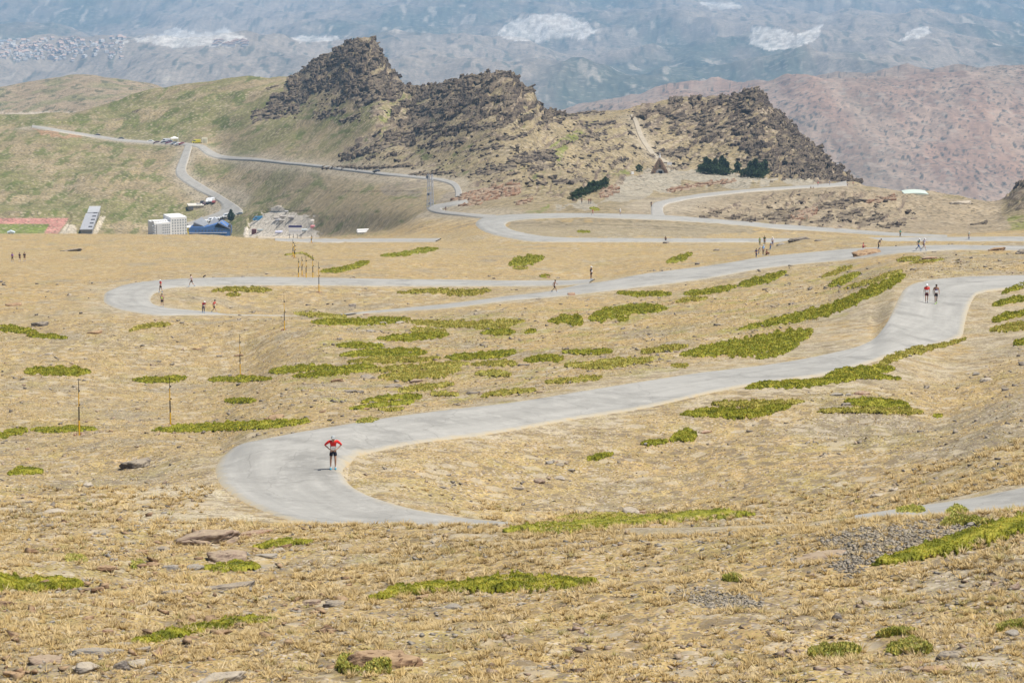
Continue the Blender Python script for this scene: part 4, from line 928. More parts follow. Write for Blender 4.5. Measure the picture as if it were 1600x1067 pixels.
RK = [
 (597,1054,126,50,'brown','large rusty brown layered rock bedded behind a green bush at the bottom edge',.6,5),
 (345,1072,92,26,'pale','long pale brown slab cut by the bottom edge left of the bush rock',.5,3),
 (190,1050,26,24,'dark','dark cracked block at the lower left standing on edge',.8,3),
 (213,1044,34,16,'pale','pale cracked slab leaning on the dark block at lower left',.8,2),
 (150,1024,86,16,'grey','long grey slab above the dark block at lower left',.4,2),
 (138,1048,48,16,'pale','pale rounded slab between two grey ones at lower left',.6,2),
 (68,1040,66,18,'pink','pinkish slab second from the left edge at the bottom',.5,2),
 (25,1058,50,14,'brown','brown slab nearest the bottom left corner',.5,2),
 (190,1012,34,12,'grey','grey slab touching the left tip of the lowest green mat',.6,2),
 (168,990,20,10,'red','small orange stone alone in the grass at lower left',.8,2),
 (222,1018,30,10,'dark','flat dark stone right under the left tip of the lowest green mat',.6,1),
 (340,992,60,9,'brown','narrow brown ledge under the lowest green mat',.3,2),
 (1482,1036,42,26,'dark','rounded dark grey boulder near the bottom right corner',.8,2),
 (1516,1046,36,14,'pale','pale slab lying against the rounded dark boulder',.7,2),
 (1462,1052,42,16,'brown','brown layered rock just below the rounded dark boulder',.7,3),
 (1428,1040,46,9,'red','thin orange slab left of the rounded dark boulder',.4,1),
 (1415,1048,26,9,'pink','pinkish flat stone left of the brown layered rock',.6,1),
 (1560,1018,20,12,'grey','grey stone right of and above the rounded dark boulder',.8,2),
 (1580,994,24,12,'grey','grey stone under the small green plants at the right edge',.8,2),
 (1308,972,18,20,'dark','upright dark stone alone in the grass at lower right',.8,2),
 (1290,924,12,6,'pale','small white stone in the grass below the pinkish slab',.8,1),
 (1286,876,82,16,'pink','long pinkish slab beside the grey scree at right',.45,3),
 (1515,868,18,9,'pale','pale stone at the lower edge of the big green mat at right',.8,2),
 (1522,823,24,11,'grey','grey broken stone above the big green mat at right',.8,2),
 (485,946,32,13,'pink','pinkish slab with a dark left end in the foreground grass',.6,2),
 (522,948,38,12,'dark','low brown stone right of the pinkish slab in the foreground grass',.6,2),
 (660,936,22,9,'brown','brown stone under the big central green mat',.6,1),
 (705,952,34,10,'grey','flat grey stone below the big central green mat',.6,1),
 (360,922,100,14,'dark','long flat dark slab with a shaded front below the rock group at left',.35,2),
 (268,932,38,14,'dark','square dark slab left of the long flat dark slab',.6,2),
 (155,924,18,9,'brown','small brown stone just right of the left-edge green mat',.7,2),
 (237,912,20,10,'dark','small leaning dark stone above the square dark slab',.7,2),
 (165,892,38,12,'brown','low brown slab on the left below the dry green tuft',.6,2),
 (240,888,26,12,'brown','brown block beside a green tuft at left',.8,2),
 (268,894,28,16,'grey','grey broken rock right of the brown block at left',.7,3),
 (306,892,36,13,'grey','grey slab at the left end of the small green mat in the rock group',.6,2),
 (322,854,118,32,'pink','biggest pinkish slab of the rock group left of the hairpin',.55,4),
 (352,886,76,32,'pink','tilted reddish slab in the front of the rock group',.6,3),
 (252,862,30,10,'dark','dark slab at the left foot of the biggest pinkish slab',.6,2),
 (222,863,26,5,'brown','thin brown slab lying left of the rock group',.4,1),
 (395,838,58,12,'red','long reddish ledge just below the dusty verge of the hairpin',.35,2),
 (380,872,26,14,'grey','grey block at the right end of the tilted reddish slab',.8,2),
 (436,866,24,14,'pale','pale grey boulder tucked against the small green mat',.8,2),
 (415,872,40,10,'grey','flat grey slab between the pale boulder and the rock group',.5,2),
 (471,824,12,6,'dark','small dark stone on the crest just under the road',.7,1),
 (212,734,50,22,'dark','dark layered boulder left of the hairpin',.6,5),
 (207,750,8,4,'dark','little dark stone just below the layered boulder',.8,1),
 (138,764,22,13,'pale','pale square block lying left of the hairpin',.9,1),
 (130,774,10,4,'dark','small dark stone below the pale square block',.8,1),
 (45,786,14,5,'dark','small flat dark stone below the left-edge mats',.6,1),
 (83,824,24,8,'dark','flat dark grey slab by itself at left',.7,1),
 (78,803,50,8,'pale','long pale flat slab above the flat dark grey slab',.4,1),
 (43,703,10,5,'red','small red stone below the pole-side mat',.8,1),
 (173,676,7,6,'brown','small brown stone right of the nearest pole',.8,1),
 (985,803,30,13,'pale','pale tan block above the long green mat in the foreground',.7,2),
 (1008,803,26,8,'red','reddish flat stone beside the pale tan block',.6,1),
 (912,806,16,6,'dark','dark stone on the upper edge of the long green mat',.7,1),
 (915,850,20,7,'dark','black shard below the long green mat',.4,1),
 (1025,825,28,8,'pink','flat pinkish stone just under the long green mat',.5,1),
 (1118,811,18,9,'red','reddish stone sitting in the right end of the long green mat',.7,1),
 (808,766,20,7,'dark','dark slab at the left inside the hairpin',.5,1),
 (843,756,22,11,'pink','pale pinkish boulder in the middle inside the hairpin',.8,2),
 (872,750,22,8,'pale','pale slab right of the pinkish boulder inside the hairpin',.6,1),
 (892,737,16,6,'dark','dark stone on the slope right of the pale slab',.6,1),
 (858,725,14,6,'grey','upper left dark grey stone of the pair inside the hairpin',.7,1),
 (874,728,16,5,'dark','lower right dark stone of the pair inside the hairpin',.7,1),
 (1103,678,22,7,'red','rust red slab right of the round green cushion',.5,1),
 (1030,693,10,6,'pale','white stone in the small mat left of the round green cushion',.8,1),
 (1010,696,10,6,'grey','grey stone at the left end of the small mat by the round cushion',.8,1),
 (1307,602+18,24,8,'grey','grey slab between two green mats right of the road',.6,1),
 (1346,618,26,9,'red','reddish stones beside the right-hand green mats',.7,2),
 (1325,604+30,20,7,'pale','pale stone between the lower green mats at right',.6,1),
 (1325,620,12,7,'grey','rounded stone touching the road-side mat',.8,1),
 (1420,558,10,5,'grey','grey stone on the road-edge mat below the two walkers',.8,1),
 (1542,597,22,9,'pale','pale boulder on the right-hand slope',.8,2),
 (1525,588,14,8,'grey','grey boulder just above the pale boulder on the right-hand slope',.8,2),
 (1571,611,14,7,'dark','dark stone right of and below the pale boulder',.8,1),
 (1597,573,16,10,'dark','dark boulder at the right edge above the pale boulder',.8,2),
 (1396,768,16,8,'pale','upper pale stone near where the lower road reappears',.8,1),
 (1370,776,22,6,'pale','lower pale flat stone near where the lower road reappears',.6,1),
 (575,594,30,10,'dark','dark rocks at the centre of the green mat field',.7,3),
 (548,614,24,7,'dark','left dark shards below the mat field',.6,2),
 (562,615,14,6,'dark','middle dark shards below the mat field',.6,2),
 (614,607,32,8,'dark','right dark slab below the mat field',.5,2),
 (526,597,22,7,'brown','brown shards at the left edge of the mat field',.6,2),
 (650,600,24,10,'pink','pale pinkish boulder among the lower mats',.8,2),
 (708,616,20,8,'brown','brown boulder right of the pinkish one among the lower mats',.8,2),
 (572,641,12,5,'brown','brown stone between the lowest mats and the road',.7,1),
 (740,616,24,6,'dark','dark stones at the right end of the lower mats',.6,2),
 (592,540,26,7,'pale','pale slab between two mats in the upper mat field',.6,2),
 (580,520,18,6,'grey','grey stone left of the pale slab in the upper mat field',.6,1),
 (598,507,12,5,'grey','grey stone under the topmost mat',.7,1),
 (625,506,16,5,'pale','pale stone right of the grey one under the topmost mat',.7,1),
 (550,481,14,8,'dark','dark boulder in front of the hidden stretch of road two',.8,2),
 (573,493,10,4,'red','red stone at the edge where road two reappears',.7,1),
 (531,531,10,4,'dark','small dark stone left of the upper mat field',.7,1),
 (872,561,14,6,'dark','dark stone in the mat under the grey slope at centre',.8,1),
 (820,572,20,5,'dark','dark flat stone left of the centre mats',.5,1),
 (430,656,30,9,'brown','brown boulder just above the long mat left of the road',.8,2),
 (505,645,12,5,'brown','brown stone above the hairpin entry',.8,1),
 (892,463,14,7,'red','orange stone at the roadside below the dark walker',.8,2),
 (841,469,10,4,'dark','small dark stone at the roadside left of the orange one',.7,1),
 (855,435,9,5,'brown','brown stone above the small green strip near the upper arm of road two',.8,1),
 (1352,404,52,15,'brown','big flat layered boulder on the verge in front of the seated person',.55,4),
 (1557,394,32,9,'brown','flat brown boulder beyond the road at the far right',.6,3),
 (1516,388,14,5,'grey','small low stone on the far road verge left of the flat brown boulder',.6,1),
 (1596,400,20,12,'dark','dark rock cut by the right edge above the upper road bend',.8,3),
 (1452,406,28,6,'red','reddish flat stones between the two roads at right',.5,2),
 (1460,395,8,3,'dark','small dark stone above the reddish flat stones at right',.7,1),
 (1250,378,36,10,'dark','dark layered rocks on the hump behind the group of spectators',.5,4),
 (1278,378,12,5,'dark','small dark rock right of the layered rocks on the hump',.7,1),
 (1220,384,16,5,'grey','small grey rocks on the hump nearest the spectators',.7,2),
 (1090,415,8,6,'dark','small black rock on the verge before the spectators',.8,1),
 (1120,393,10,5,'dark','dark rock on the bank left of the spectators',.8,1),
 (62,513,30,14,'dark','dark rock ledge in the gully at left below road two',.5,4),
 (20,480,30,8,'brown','long brown rock at the left edge beyond the gully',.5,2),
 (148,523,26,8,'brown','brown rocks at the right side of the gully at left',.5,3),
 (112,394,36,6,'dark','broken dark rocks in the dry field right of the three walkers',.5,4),
 (373,557,18,5,'brown','brown shards left of the striped pole in the middle',.6,2),
 (342,558,12,4,'dark','small dark shards left of the brown ones by the middle pole',.6,1),
 (307,547,14,4,'brown','thin brown shard far left of the middle pole',.5,1),
 (108,463,8,5,'pale','small pale stone on the orange turf left of road two',.8,1),
 (76,555,18,5,'pale','pale flat stone above the oval mat at left',.6,1),
 (1500,320,40,7,'pale','pale quarried stones in the gravel saddle at the right',.5,3),
 (1040,382,10,6,'dark','small dark rock on the verge of road three at centre',.8,2),
]
_raw_fbm = fbm
for i, q in enumerate(RK):
    px, py, w, h, kd, lb, fl, ly = q
    rock(px, py, w, h, kd, lb, fl, ly, seed=i)
# ------------------------------------------------------------------ green mats (dwarf juniper / cushion shrubs)
def leaf_mat(name, c1, c2, c3):
    m, nt, b = new_mat(name); N = nt.nodes.new; K = nt.links.new
    geo = N('ShaderNodeNewGeometry'); n = N('ShaderNodeTexNoise'); n.inputs['Scale'].default_value = 1.6; n.inputs['Detail'].default_value = 5; K(geo.outputs['Position'], n.inputs['Vector'])
    rp = N('ShaderNodeValToRGB'); e = rp.color_ramp.elements; e[0].position = .36; e[0].color = col(c1); e[1].position = .66; e[1].color = col(c3)
    k = rp.color_ramp.elements.new(.5); k.color = col(c2); K(n.outputs['Fac'], rp.inputs['Fac'])
    at_ = N('ShaderNodeAttribute'); at_.attribute_name = 'Cover'; vm = N('ShaderNodeVectorMath'); vm.operation = 'MULTIPLY'
    K(rp.outputs[0], vm.inputs[0]); K(at_.outputs['Color'], vm.inputs[1]); K(vm.outputs[0], b.inputs['Base Color'])
    b.inputs['Roughness'].default_value = .7; b.inputs['Specular IOR Level'].default_value = .2
    return m
M_mat = leaf_mat('juniper', (.13, .14, .012), (.265, .262, .025), (.40, .36, .055))
M_mat2 = leaf_mat('juniper_yellowish', (.22, .20, .035), (.34, .305, .06), (.45, .38, .12))
M_bush = leaf_mat('green_bush', (.27, .27, .05), (.38, .36, .09), (.50, .45, .15))
M_pine = leaf_mat('pine_needles', (.02, .042, .018), (.038, .07, .028), (.07, .105, .035))
def leaf_quads(P_, size, r, up=.5):
    n = len(P_); d = r.normal(0, 1, (n, 3)); d[:, 2] = np.abs(d[:, 2])+up; d /= np.linalg.norm(d, axis=1)[:, None]
    t = r.normal(0, 1, (n, 3)); t -= (t*d).sum(1)[:, None]*d; t /= np.linalg.norm(t, axis=1)[:, None]
    s = size*r.uniform(.6, 1.3, n)[:, None]
    b0 = P_-t*s*.45; b1 = P_+t*s*.45; tip = P_+d*s*1.25
    V = np.stack([b0, b1, tip], 1).reshape(-1, 3); Fa = np.arange(3*n).reshape(n, 3); return V, Fa
def mat_strip(pts, label, m=None, hgt=.22, seed=0, cat='shrub mat', name='shrub_mat', group='green shrub mats on the dry slope', dens=1.0, leaf=1.0, ragged=None, cut=.22):
    if ragged is None: ragged = .95 if m is M_mat2 else .68
    if m is M_mat2: cut = .30
    r = np.random.default_rng(seed+int(pts[0][0]*3+pts[0][1]))
    pts = [tuple(map(float, p)) for p in pts]; L_ = pts[-1][0]-pts[0][0]
    nu = max(8, int(abs(L_)/1.7)); t = np.linspace(0, len(pts)-1, nu); s = np.arange(len(pts))
    cx = pchip(s, [p[0] for p in pts], t); cy = pchip(s, [p[1] for p in pts], t); hh = pchip(s, [p[2] for p in pts], t)
    hh = hh*1.12; e = np.sqrt(np.clip(1-np.abs(np.linspace(-1, 1, nu))**6, 0, 1)); 
    top = hh*e*(1+.45*_raw_fbm(cx/9+seed, cx*0+1.5, 3, 201)); bot = hh*e*(1+.45*_raw_fbm(cx/8+seed, cx*0+7.5, 3, 203))
    hmax = float(hh.max()); nv = max(5, int(hmax*2/1.3)+3); v = np.linspace(-1, 1, nv)
    PYg = cy[:, None] + np.where(v[None, :] > 0, v[None, :]*bot[:, None], v[None, :]*top[:, None]); PXg = np.repeat(cx[:, None], nv, 1)
    X, Y = hit(PXg.ravel(), PYg.ravel()); X = X.reshape(nu, nv); Y = Y.reshape(nu, nv)
    Ym = np.median(Y); Y = np.clip(Y, Ym*.75, Ym*1.3); X = Y*(PXg-CX)/F/ry_(PYg)
    Z = ground(X.ravel(), Y.ravel()).reshape(X.shape)
    prof = np.clip(1-np.abs(v)**2.5, 0, 1)[None, :]*np.minimum(1, e[:, None]*1.3)
    mpp = Ym/F; H = min(hgt, max(.12, hmax*mpp*1.1))
    lum = _raw_fbm(X/.9, Y/1.6, 3, 207); rag = _raw_fbm(PXg/7+seed, PYg/2.6, 3, 211)
    fld = (1-np.abs(v)**2)[None, :]*e[:, None] + rag*ragged; Zt = Z + H*np.clip((fld-cut)*1.8, 0, 1)**.6*(.72+.5*lum) - .06*(fld < cut)
    V = np.stack([X, Y, Zt], -1).reshape(-1, 3); k = np.arange(nu*nv).reshape(nu, nv)
    Q = np.stack([k[:-1, :-1], k[1:, :-1], k[1:, 1:], k[:-1, 1:]], -1).reshape(-1, 4)
    T3 = np.concatenate([Q[:, [0, 1, 2]], Q[:, [0, 2, 3]]])
    fk = fld.ravel()[T3].mean(1) > cut; T3 = T3[fk] if fk.sum() > 12 else T3
    e1 = V[T3[:, 1]]-V[T3[:, 0]]; e2 = V[T3[:, 2]]-V[T3[:, 0]]
    if np.nanmean(np.cross(e1, e2)[:, 2]) < 0: T3 = T3[:, ::-1]
    # sprigs
    area = np.abs(np.cross(V[T3[:, 1]]-V[T3[:, 0]], V[T3[:, 2]]-V[T3[:, 0]])); ar = np.linalg.norm(area, axis=1)
    npx = (hh*2).mean()*abs(L_)
    n = int(min(26000, max(160, npx*3.2*dens)))
    ti = r.choice(len(T3), n, p=ar/ar.sum()); u1 = r.random((n, 2)); fl = u1.sum(1) > 1; u1[fl] = 1-u1[fl]
    P_ = V[T3[ti, 0]]+(V[T3[ti, 1]]-V[T3[ti, 0]])*u1[:, :1]+(V[T3[ti, 2]]-V[T3[ti, 0]])*u1[:, 1:]
    P_[:, 2] -= .02
    size = max(.05, min(.16, mpp*1.9))*leaf
    LV, LF = leaf_quads(P_, size, r, .9)
    shade = np.repeat(r.uniform(.75, 1.35, n), 3)
    cc = np.concatenate([np.full(len(V), .82), shade]); tint = np.concatenate([np.full(len(V), 1.), np.repeat(r.uniform(.8, 1.25, n), 3)])
    colr = np.stack([cc*tint, cc, cc*.9], -1)
    VV = np.concatenate([V, LV]); FF = np.concatenate([T3, LF+len(V)]); o0 = np.array([X.mean(), Y.mean(), Z.mean()])
    o = link(name, np_mesh(name, VV-o0, FF, colr), m or M_mat, loc=tuple(o0)); return tag(o, label, cat, group)
y_ = M_mat2
MATS = [
 ([(573,939,2),(620,926,7),(680,919,7),(735,917,9),(790,912,13),(840,912,12),(900,911,7),(937,911,3)], 'big green mat in the central foreground, tapering to both ends', None),
 ([(-40,912,9),(0,912,11),(50,912,11),(100,914,8),(132,914,3)], 'dark green mat cut by the left edge in the foreground', None),
 ([(205,1004,3),(240,998,6),(280,989,7),(330,978,7),(380,971,6),(434,967,3)], 'lowest green mat, a narrow strip slanting up to the right at lower left', None),
 ([(318,889,3),(350,887,7),(380,886,7),(408,886,4)], 'small green mat in front of the tilted reddish slab', None),
 ([(392,855,3),(430,850,5),(460,847,5),(492,846,3)], 'thin green mat beside the pale grey boulder', None),
 ([(780,831,3),(830,826,7),(880,824,9),(940,819,9),(1000,813,7),(1060,809,8),(1120,805,8),(1182,804,4)], 'longest foreground mat, a strip with a white stone on its edge below the hairpin', None),
 ([(868,812,2),(900,809,5),(950,806,5),(1005,808,3)], 'paler strip on the upper edge of the longest foreground mat', y_),
 ([(1360,884,3),(1400,874,7),(1440,864,11),(1490,850,14),(1540,834,16),(1600,816,15),(1700,792,14)], 'largest mat, a thick green band rising to the right edge', None),
 ([(1062,648,4),(1110,645,7),(1160,647,8),(1205,641,6),(1238,634,4)], 'thick green mat just below the road right of centre', None),
 ([(1110,632,3),(1150,632,5),(1200,632,5),(1258,628,3)], 'yellowish strip right above the thick mat below the road', y_),
 ([(1163,607,3),(1200,602,5),(1260,600,6),(1300,594,6),(1350,588,5),(1412,593,3)], 'long mat hugging the lower edge of the road at right', None),
 ([(1285,592,3),(1320,581,6),(1370,578,6),(1400,578,3)], 'raised mat against the roadside, right of centre', None),
 ([(1371,572,2),(1390,562,7),(1425,550,7),(1460,543,4),(1512,530,3)], 'mat creeping along the inner road bend below the two walkers', y_),
 ([(1318,628,4),(1360,630,7),(1400,632,6),(1424,637,3)], 'green mat with a grey slab on its left, right-hand slope', None),
 ([(1275,643,3),(1330,642,4),(1400,643,5),(1446,645,3)], 'thin lower mat on the right-hand slope', y_),
 ([(1457,650,2),(1465,650,3),(1474,650,2)], 'tiny isolated green tuft on the right-hand slope', None),
 ([(1046,688,3),(1070,681,9),(1090,681,6)], 'round green cushion below the road at centre', None),
 ([(1000,694,3),(1020,692,4),(1045,690,3)], 'small mat with white stones left of the round cushion', None),
 ([(916,719,3),(935,714,4),(960,710,2)], 'short green strip by itself inside the hairpin', None),
 ([(1060,555,4),(1110,548,9),(1170,541,15),(1220,532,15),(1272,518,10)], 'broadest green patch between the two main roads', None),
 ([(1150,516,3),(1230,499,7),(1290,486,9),(1340,466,9),(1390,443,9),(1418,429,4)], 'long bright green band climbing towards the upper road bend', None),
 ([(1316,452,2),(1350,444,4),(1390,430,4),(1412,424,2)], 'narrow green streak along the top of the long bright band', y_),
 ([(1180,560,3),(1210,553,5),(1250,538,4)], 'lower fringe of the broadest green patch', None),
 ([(1293,448,3),(1320,438,7),(1345,427,3)], 'short slanting green patch above the long bright band', None),
 ([(1283,434,2),(1310,424,4),(1332,418,2)], 'small yellowish streak below the big layered boulder', y_),
 ([(1150,448,2),(1180,440,7),(1215,431,5),(1230,425,2)], 'green patch on the slope beside road two at right', None),
 ([(1065,460,3),(1105,456,5),(1152,448,4)], 'green strip under the road-two verge, right part', None),
 ([(963,458,2),(1000,460,4),(1052,460,3)], 'green strip under the road-two verge, left part', None),
 ([(1055,473,2),(1080,468,4),(1106,467,2)], 'lone small mat on the bare slope below road two', y_),
 ([(855,503,2),(885,500,8),(912,503,10)], 'left lobe of the green pair under road two', None),
 ([(918,500,5),(950,491,10),(985,484,8),(1046,482,6)], 'right lobe of the green pair under road two', None),
 ([(964,500,2),(975,499,3),(984,500,2)], 'tiny mat under the right lobe of the green pair', None),
 ([(819,520,2),(830,518,3),(838,518,2)], 'tiny mat left of the green pair', None),
 ([(750,521,3),(780,519,5),(806,520,3)], 'small mat left of the tiny one, in mid slope', None),
 ([(485,504,3),(530,504,5),(590,502,6),(642,499,4)], 'topmost mat of the central field', None),
 ([(458,490,2),(490,492,4),(548,498,3)], 'yellowish streak at the top left of the central field', y_),
 ([(633,503,3),(700,507,6),(770,508,7),(822,502,4)], 'speckled yellow-green mat at the top right of the central field', y_),
 ([(588,530,3),(650,527,6),(702,523,4)], 'dark green mat under the topmost one', None),
 ([(640,516,3),(660,517,5),(700,518,3)], 'small yellowish mat between two stones at the top of the field', y_),
 ([(524,541,3),(560,540,5),(602,541,3)], 'short mat at the left of the central field beside a pale slab', None),
 ([(529,556,3),(580,552,6),(640,551,7),(668,551,3)], 'plump oval mat in the middle of the central field', None),
 ([(540,566,3),(600,563,5),(650,563,4),(690,560,2)], 'yellowish fringe beneath the plump oval mat', y_),
 ([(419,582,3),(460,577,6),(522,574,4)], 'leftmost mat of the central field', None),
 ([(453,589,3),(500,585,5),(540,578,7),(590,573,6)], 'dark mat just below the leftmost one', None),
 ([(590,590,5),(640,588,9),(680,584,8),(722,577,5)], 'rough grassy mat above the dark rocks', y_),
 ([(560,580,4),(620,577,5),(680,572,5),(735,569,3)], 'flat mat through the middle of the central field', y_),
 ([(693,559,4),(760,556,6),(808,551,4)], 'right-hand mat of the central field', None),
 ([(735,570,3),(790,568,5),(810,569,2)], 'thin mat right of the dark rocks', y_),
 ([(740,585,3),(770,584,5),(800,586,3)], 'faint yellow mat at the right end of the central field', y_),
 ([(563,630,3),(600,623,4),(650,620,4),(660,621,2)], 'upper of the two lowest mats over the road', None),
 ([(545,640,2),(590,634,3),(648,628,4)], 'lower of the two lowest mats over the road', None),
 ([(620,612,3),(660,606,5),(710,601,4)], 'yellowish mat right above the pinkish boulder', y_),
 ([(672,617,3),(690,616,4),(720,619,2)], 'yellow tuft patch beside the brown boulder', y_),
 ([(750,620,2),(775,615,4),(840,610,3)], 'thin yellow mat right of the brown boulder', y_),
 ([(590,640,2),(610,640,3),(632,639,2)], 'faint yellow patch nearest the road', y_),
 ([(37,581,4),(60,580,6),(110,581,7),(143,581,4)], 'oval mat with a pale centre on the left slope', None),
 ([(206,594,3),(240,594,5),(270,593,5),(293,590,3)], 'mat behind the second striped pole', None),
 ([(323,594,3),(365,593,5),(427,592,3)], 'mat right of the second striped pole', None),
 ([(350,627,3),(375,627,4),(401,627,3)], 'small oval mat above the long one left of the road', None),
 ([(236,673,3),(300,669,6),(360,667,7),(420,664,6),(488,659,3)], 'long mat left of the road beneath the small oval one', None),
 ([(-40,686,5),(0,681,5),(25,675,5),(45,673,3)], 'mat at the left edge beside the nearest pole', None),
 ([(46,672,2),(80,673,4),(110,671,4),(154,671,2)], 'mat at the foot of the nearest striped pole', None),
 ([(11,740,3),(40,737,5),(69,738,3)], 'small mat near the left edge below the nearest pole', None),
 ([(-40,508,5),(20,515,5),(60,520,4)], 'upper mat at the left edge in the gully', None),
 ([(40,525,2),(80,526,3),(106,529,2)], 'lower mat at the left edge in the gully', None),
 ([(330,456,3),(360,452,4),(400,453,4),(425,454,2)], 'mat inside the left bend of road two', y_),
 ([(352,462,1.5),(365,461,2.5),(377,461,1.5)], 'sliver of green under the mat inside the road-two bend', y_),
 ([(200,518,2),(235,509,3),(268,507,3)], 'thin green strip below the left bend of road two', y_),
 ([(592,400,2),(630,397,4),(650,393,4),(686,389,3)], 'green strip in the dry field above road two', None),
 ([(500,425,3),(530,422,4),(560,415,5),(579,409,3)], 'green strip beside the cluster of thin poles', None),
 ([(440,400,1),(470,396,1.5),(492,406,1.5)], 'faint line of green behind the thin poles', y_),
 ([(793,413,4),(820,408,8),(852,402,4)], 'broad green patch in the dry field at centre', None),
 ([(800,419,2),(815,420,2),(826,419,1.5)], 'small green fringe under the broad patch in the field', y_),
 ([(1040,410,3),(1065,403,5),(1083,396,3)], 'slanting green patch in the dry field left of the spectators', None),
 ([(618,458,2),(680,455,4),(720,458,5),(770,454,4)], 'scrubby mat between the two arms of road two', y_),
 ([(842,432,1.5),(852,432,2),(860,432,1.5)], 'tiny green strip above the upper arm of road two', None),
 ([(1548,502,4),(1580,493,5),(1650,484,5)], 'third mat down at the right edge', None),
 ([(1564,459,2),(1585,451,4),(1650,436,6)], 'uppermost mat at the right edge beside the road', None),
 ([(1550,478,3),(1580,470,5),(1650,458,6)], 'second mat down at the right edge', None),
 ([(1545,517,5),(1600,509,8),(1660,503,8)], 'yellowish mat, fourth down at the right edge', y_),
 ([(1582,537,4),(1610,534,6),(1650,531,5)], 'lowest small mat at the right edge above the pale boulder', None),
 ([(1400,408,2),(1420,406,3),(1442,404,2)], 'thin green strip between the two roads at right', y_),
 ([(1420,412,1.5),(1450,409,2),(1478,405,1.5)], 'faint green strip under the thin one between the roads', y_),
 ([(817,565,3),(850,560,6),(881,561,4)], 'left mat of the centre-right group', None),
 ([(877,550,3),(920,551,4),(958,549,3)], 'topmost mat of the centre-right group', None),
 ([(914,575,4),(960,567,7),(1022,563,4)], 'right mat of the centre-right group', y_),
 ([(880,571,3),(920,571,5),(960,575,3)], 'middle mat of the centre-right group', y_),
 ([(850,598,3),(900,594,4),(942,590,3)], 'lowest mat of the centre-right group, nearest the road', y_),
 ([(1000,552,3),(1040,545,5),(1077,541,3)], 'yellow-green mat leading to the broadest patch', y_),
 ([(1047,572,2),(1062,572,3),(1076,572,2)], 'tiny mat under the yellow-green one near the road', y_),
 ([(900,362,1.5),(912,362,2),(923,363,1.5)], 'tiny green mat on the grey island inside road three', None),
 ([(920,325,1.5),(930,326,3),(938,328,1.5)], 'small green bush on the bank above road three', None),
]
for i, (p, lb, m) in enumerate(MATS): mat_strip(p, lb, m, seed=i)
B = M_bush
for i, (p, lb, h) in enumerate([
 ([(527,1046,8),(545,1040,13),(575,1038,15),(600,1044,9),(610,1050,4)], 'pale green bushy tussock in front of the rusty bottom rock', .5),
 ([(1400,801,4),(1425,799,6),(1446,801,4)], 'left green tussock beside the reappearing lower road', .4),
 ([(1478,804,4),(1495,799,6),(1512,802,4)], 'right green tussock beside the reappearing lower road', .4),
 ([(1470,822,4),(1500,814,6),(1545,818,5)], 'sprawling green tussock below the right one by the lower road', .35),
 ([(1262,1025,6),(1300,1018,9),(1345,1018,8)], 'left large grassy tussock at the bottom right', .3),
 ([(1385,1018,6),(1420,1012,9),(1455,1018,6)], 'right large grassy tussock at the bottom right, by the dark boulder', .3),
 ([(1555,984,3),(1575,979,5),(1610,975,6)], 'low leafy plants at the right edge above the dark boulder', .2),
 ([(1370,994,3),(1400,989,4),(1432,987,3)], 'low leafy plants above the large tussocks', .2),
 ([(100,875,3),(118,873,5),(136,876,3)], 'dry green tuft above the low brown slab at left', .3),
 ([(204,886,4),(216,883,6),(228,886,4)], 'green tuft touching the brown block at left', .35),
 ([(38,924,5),(50,921,7),(60,925,5)], 'pale tuft in front of the left-edge mat', .3),
 ([(556,663,2),(575,660,4),(592,657,3)], 'small green weeds on the road verge above the hairpin', .2),
 ([(1130,905,2),(1145,903,5),(1160,906,3)], 'greenish tussock alone in the grass at right of centre', .35),
]): mat_strip(p, lb, B, hgt=h, seed=300+i, cat='tussock', name='tussock', group='green tussocks among the dry grass', leaf=1.6, dens=1.6)

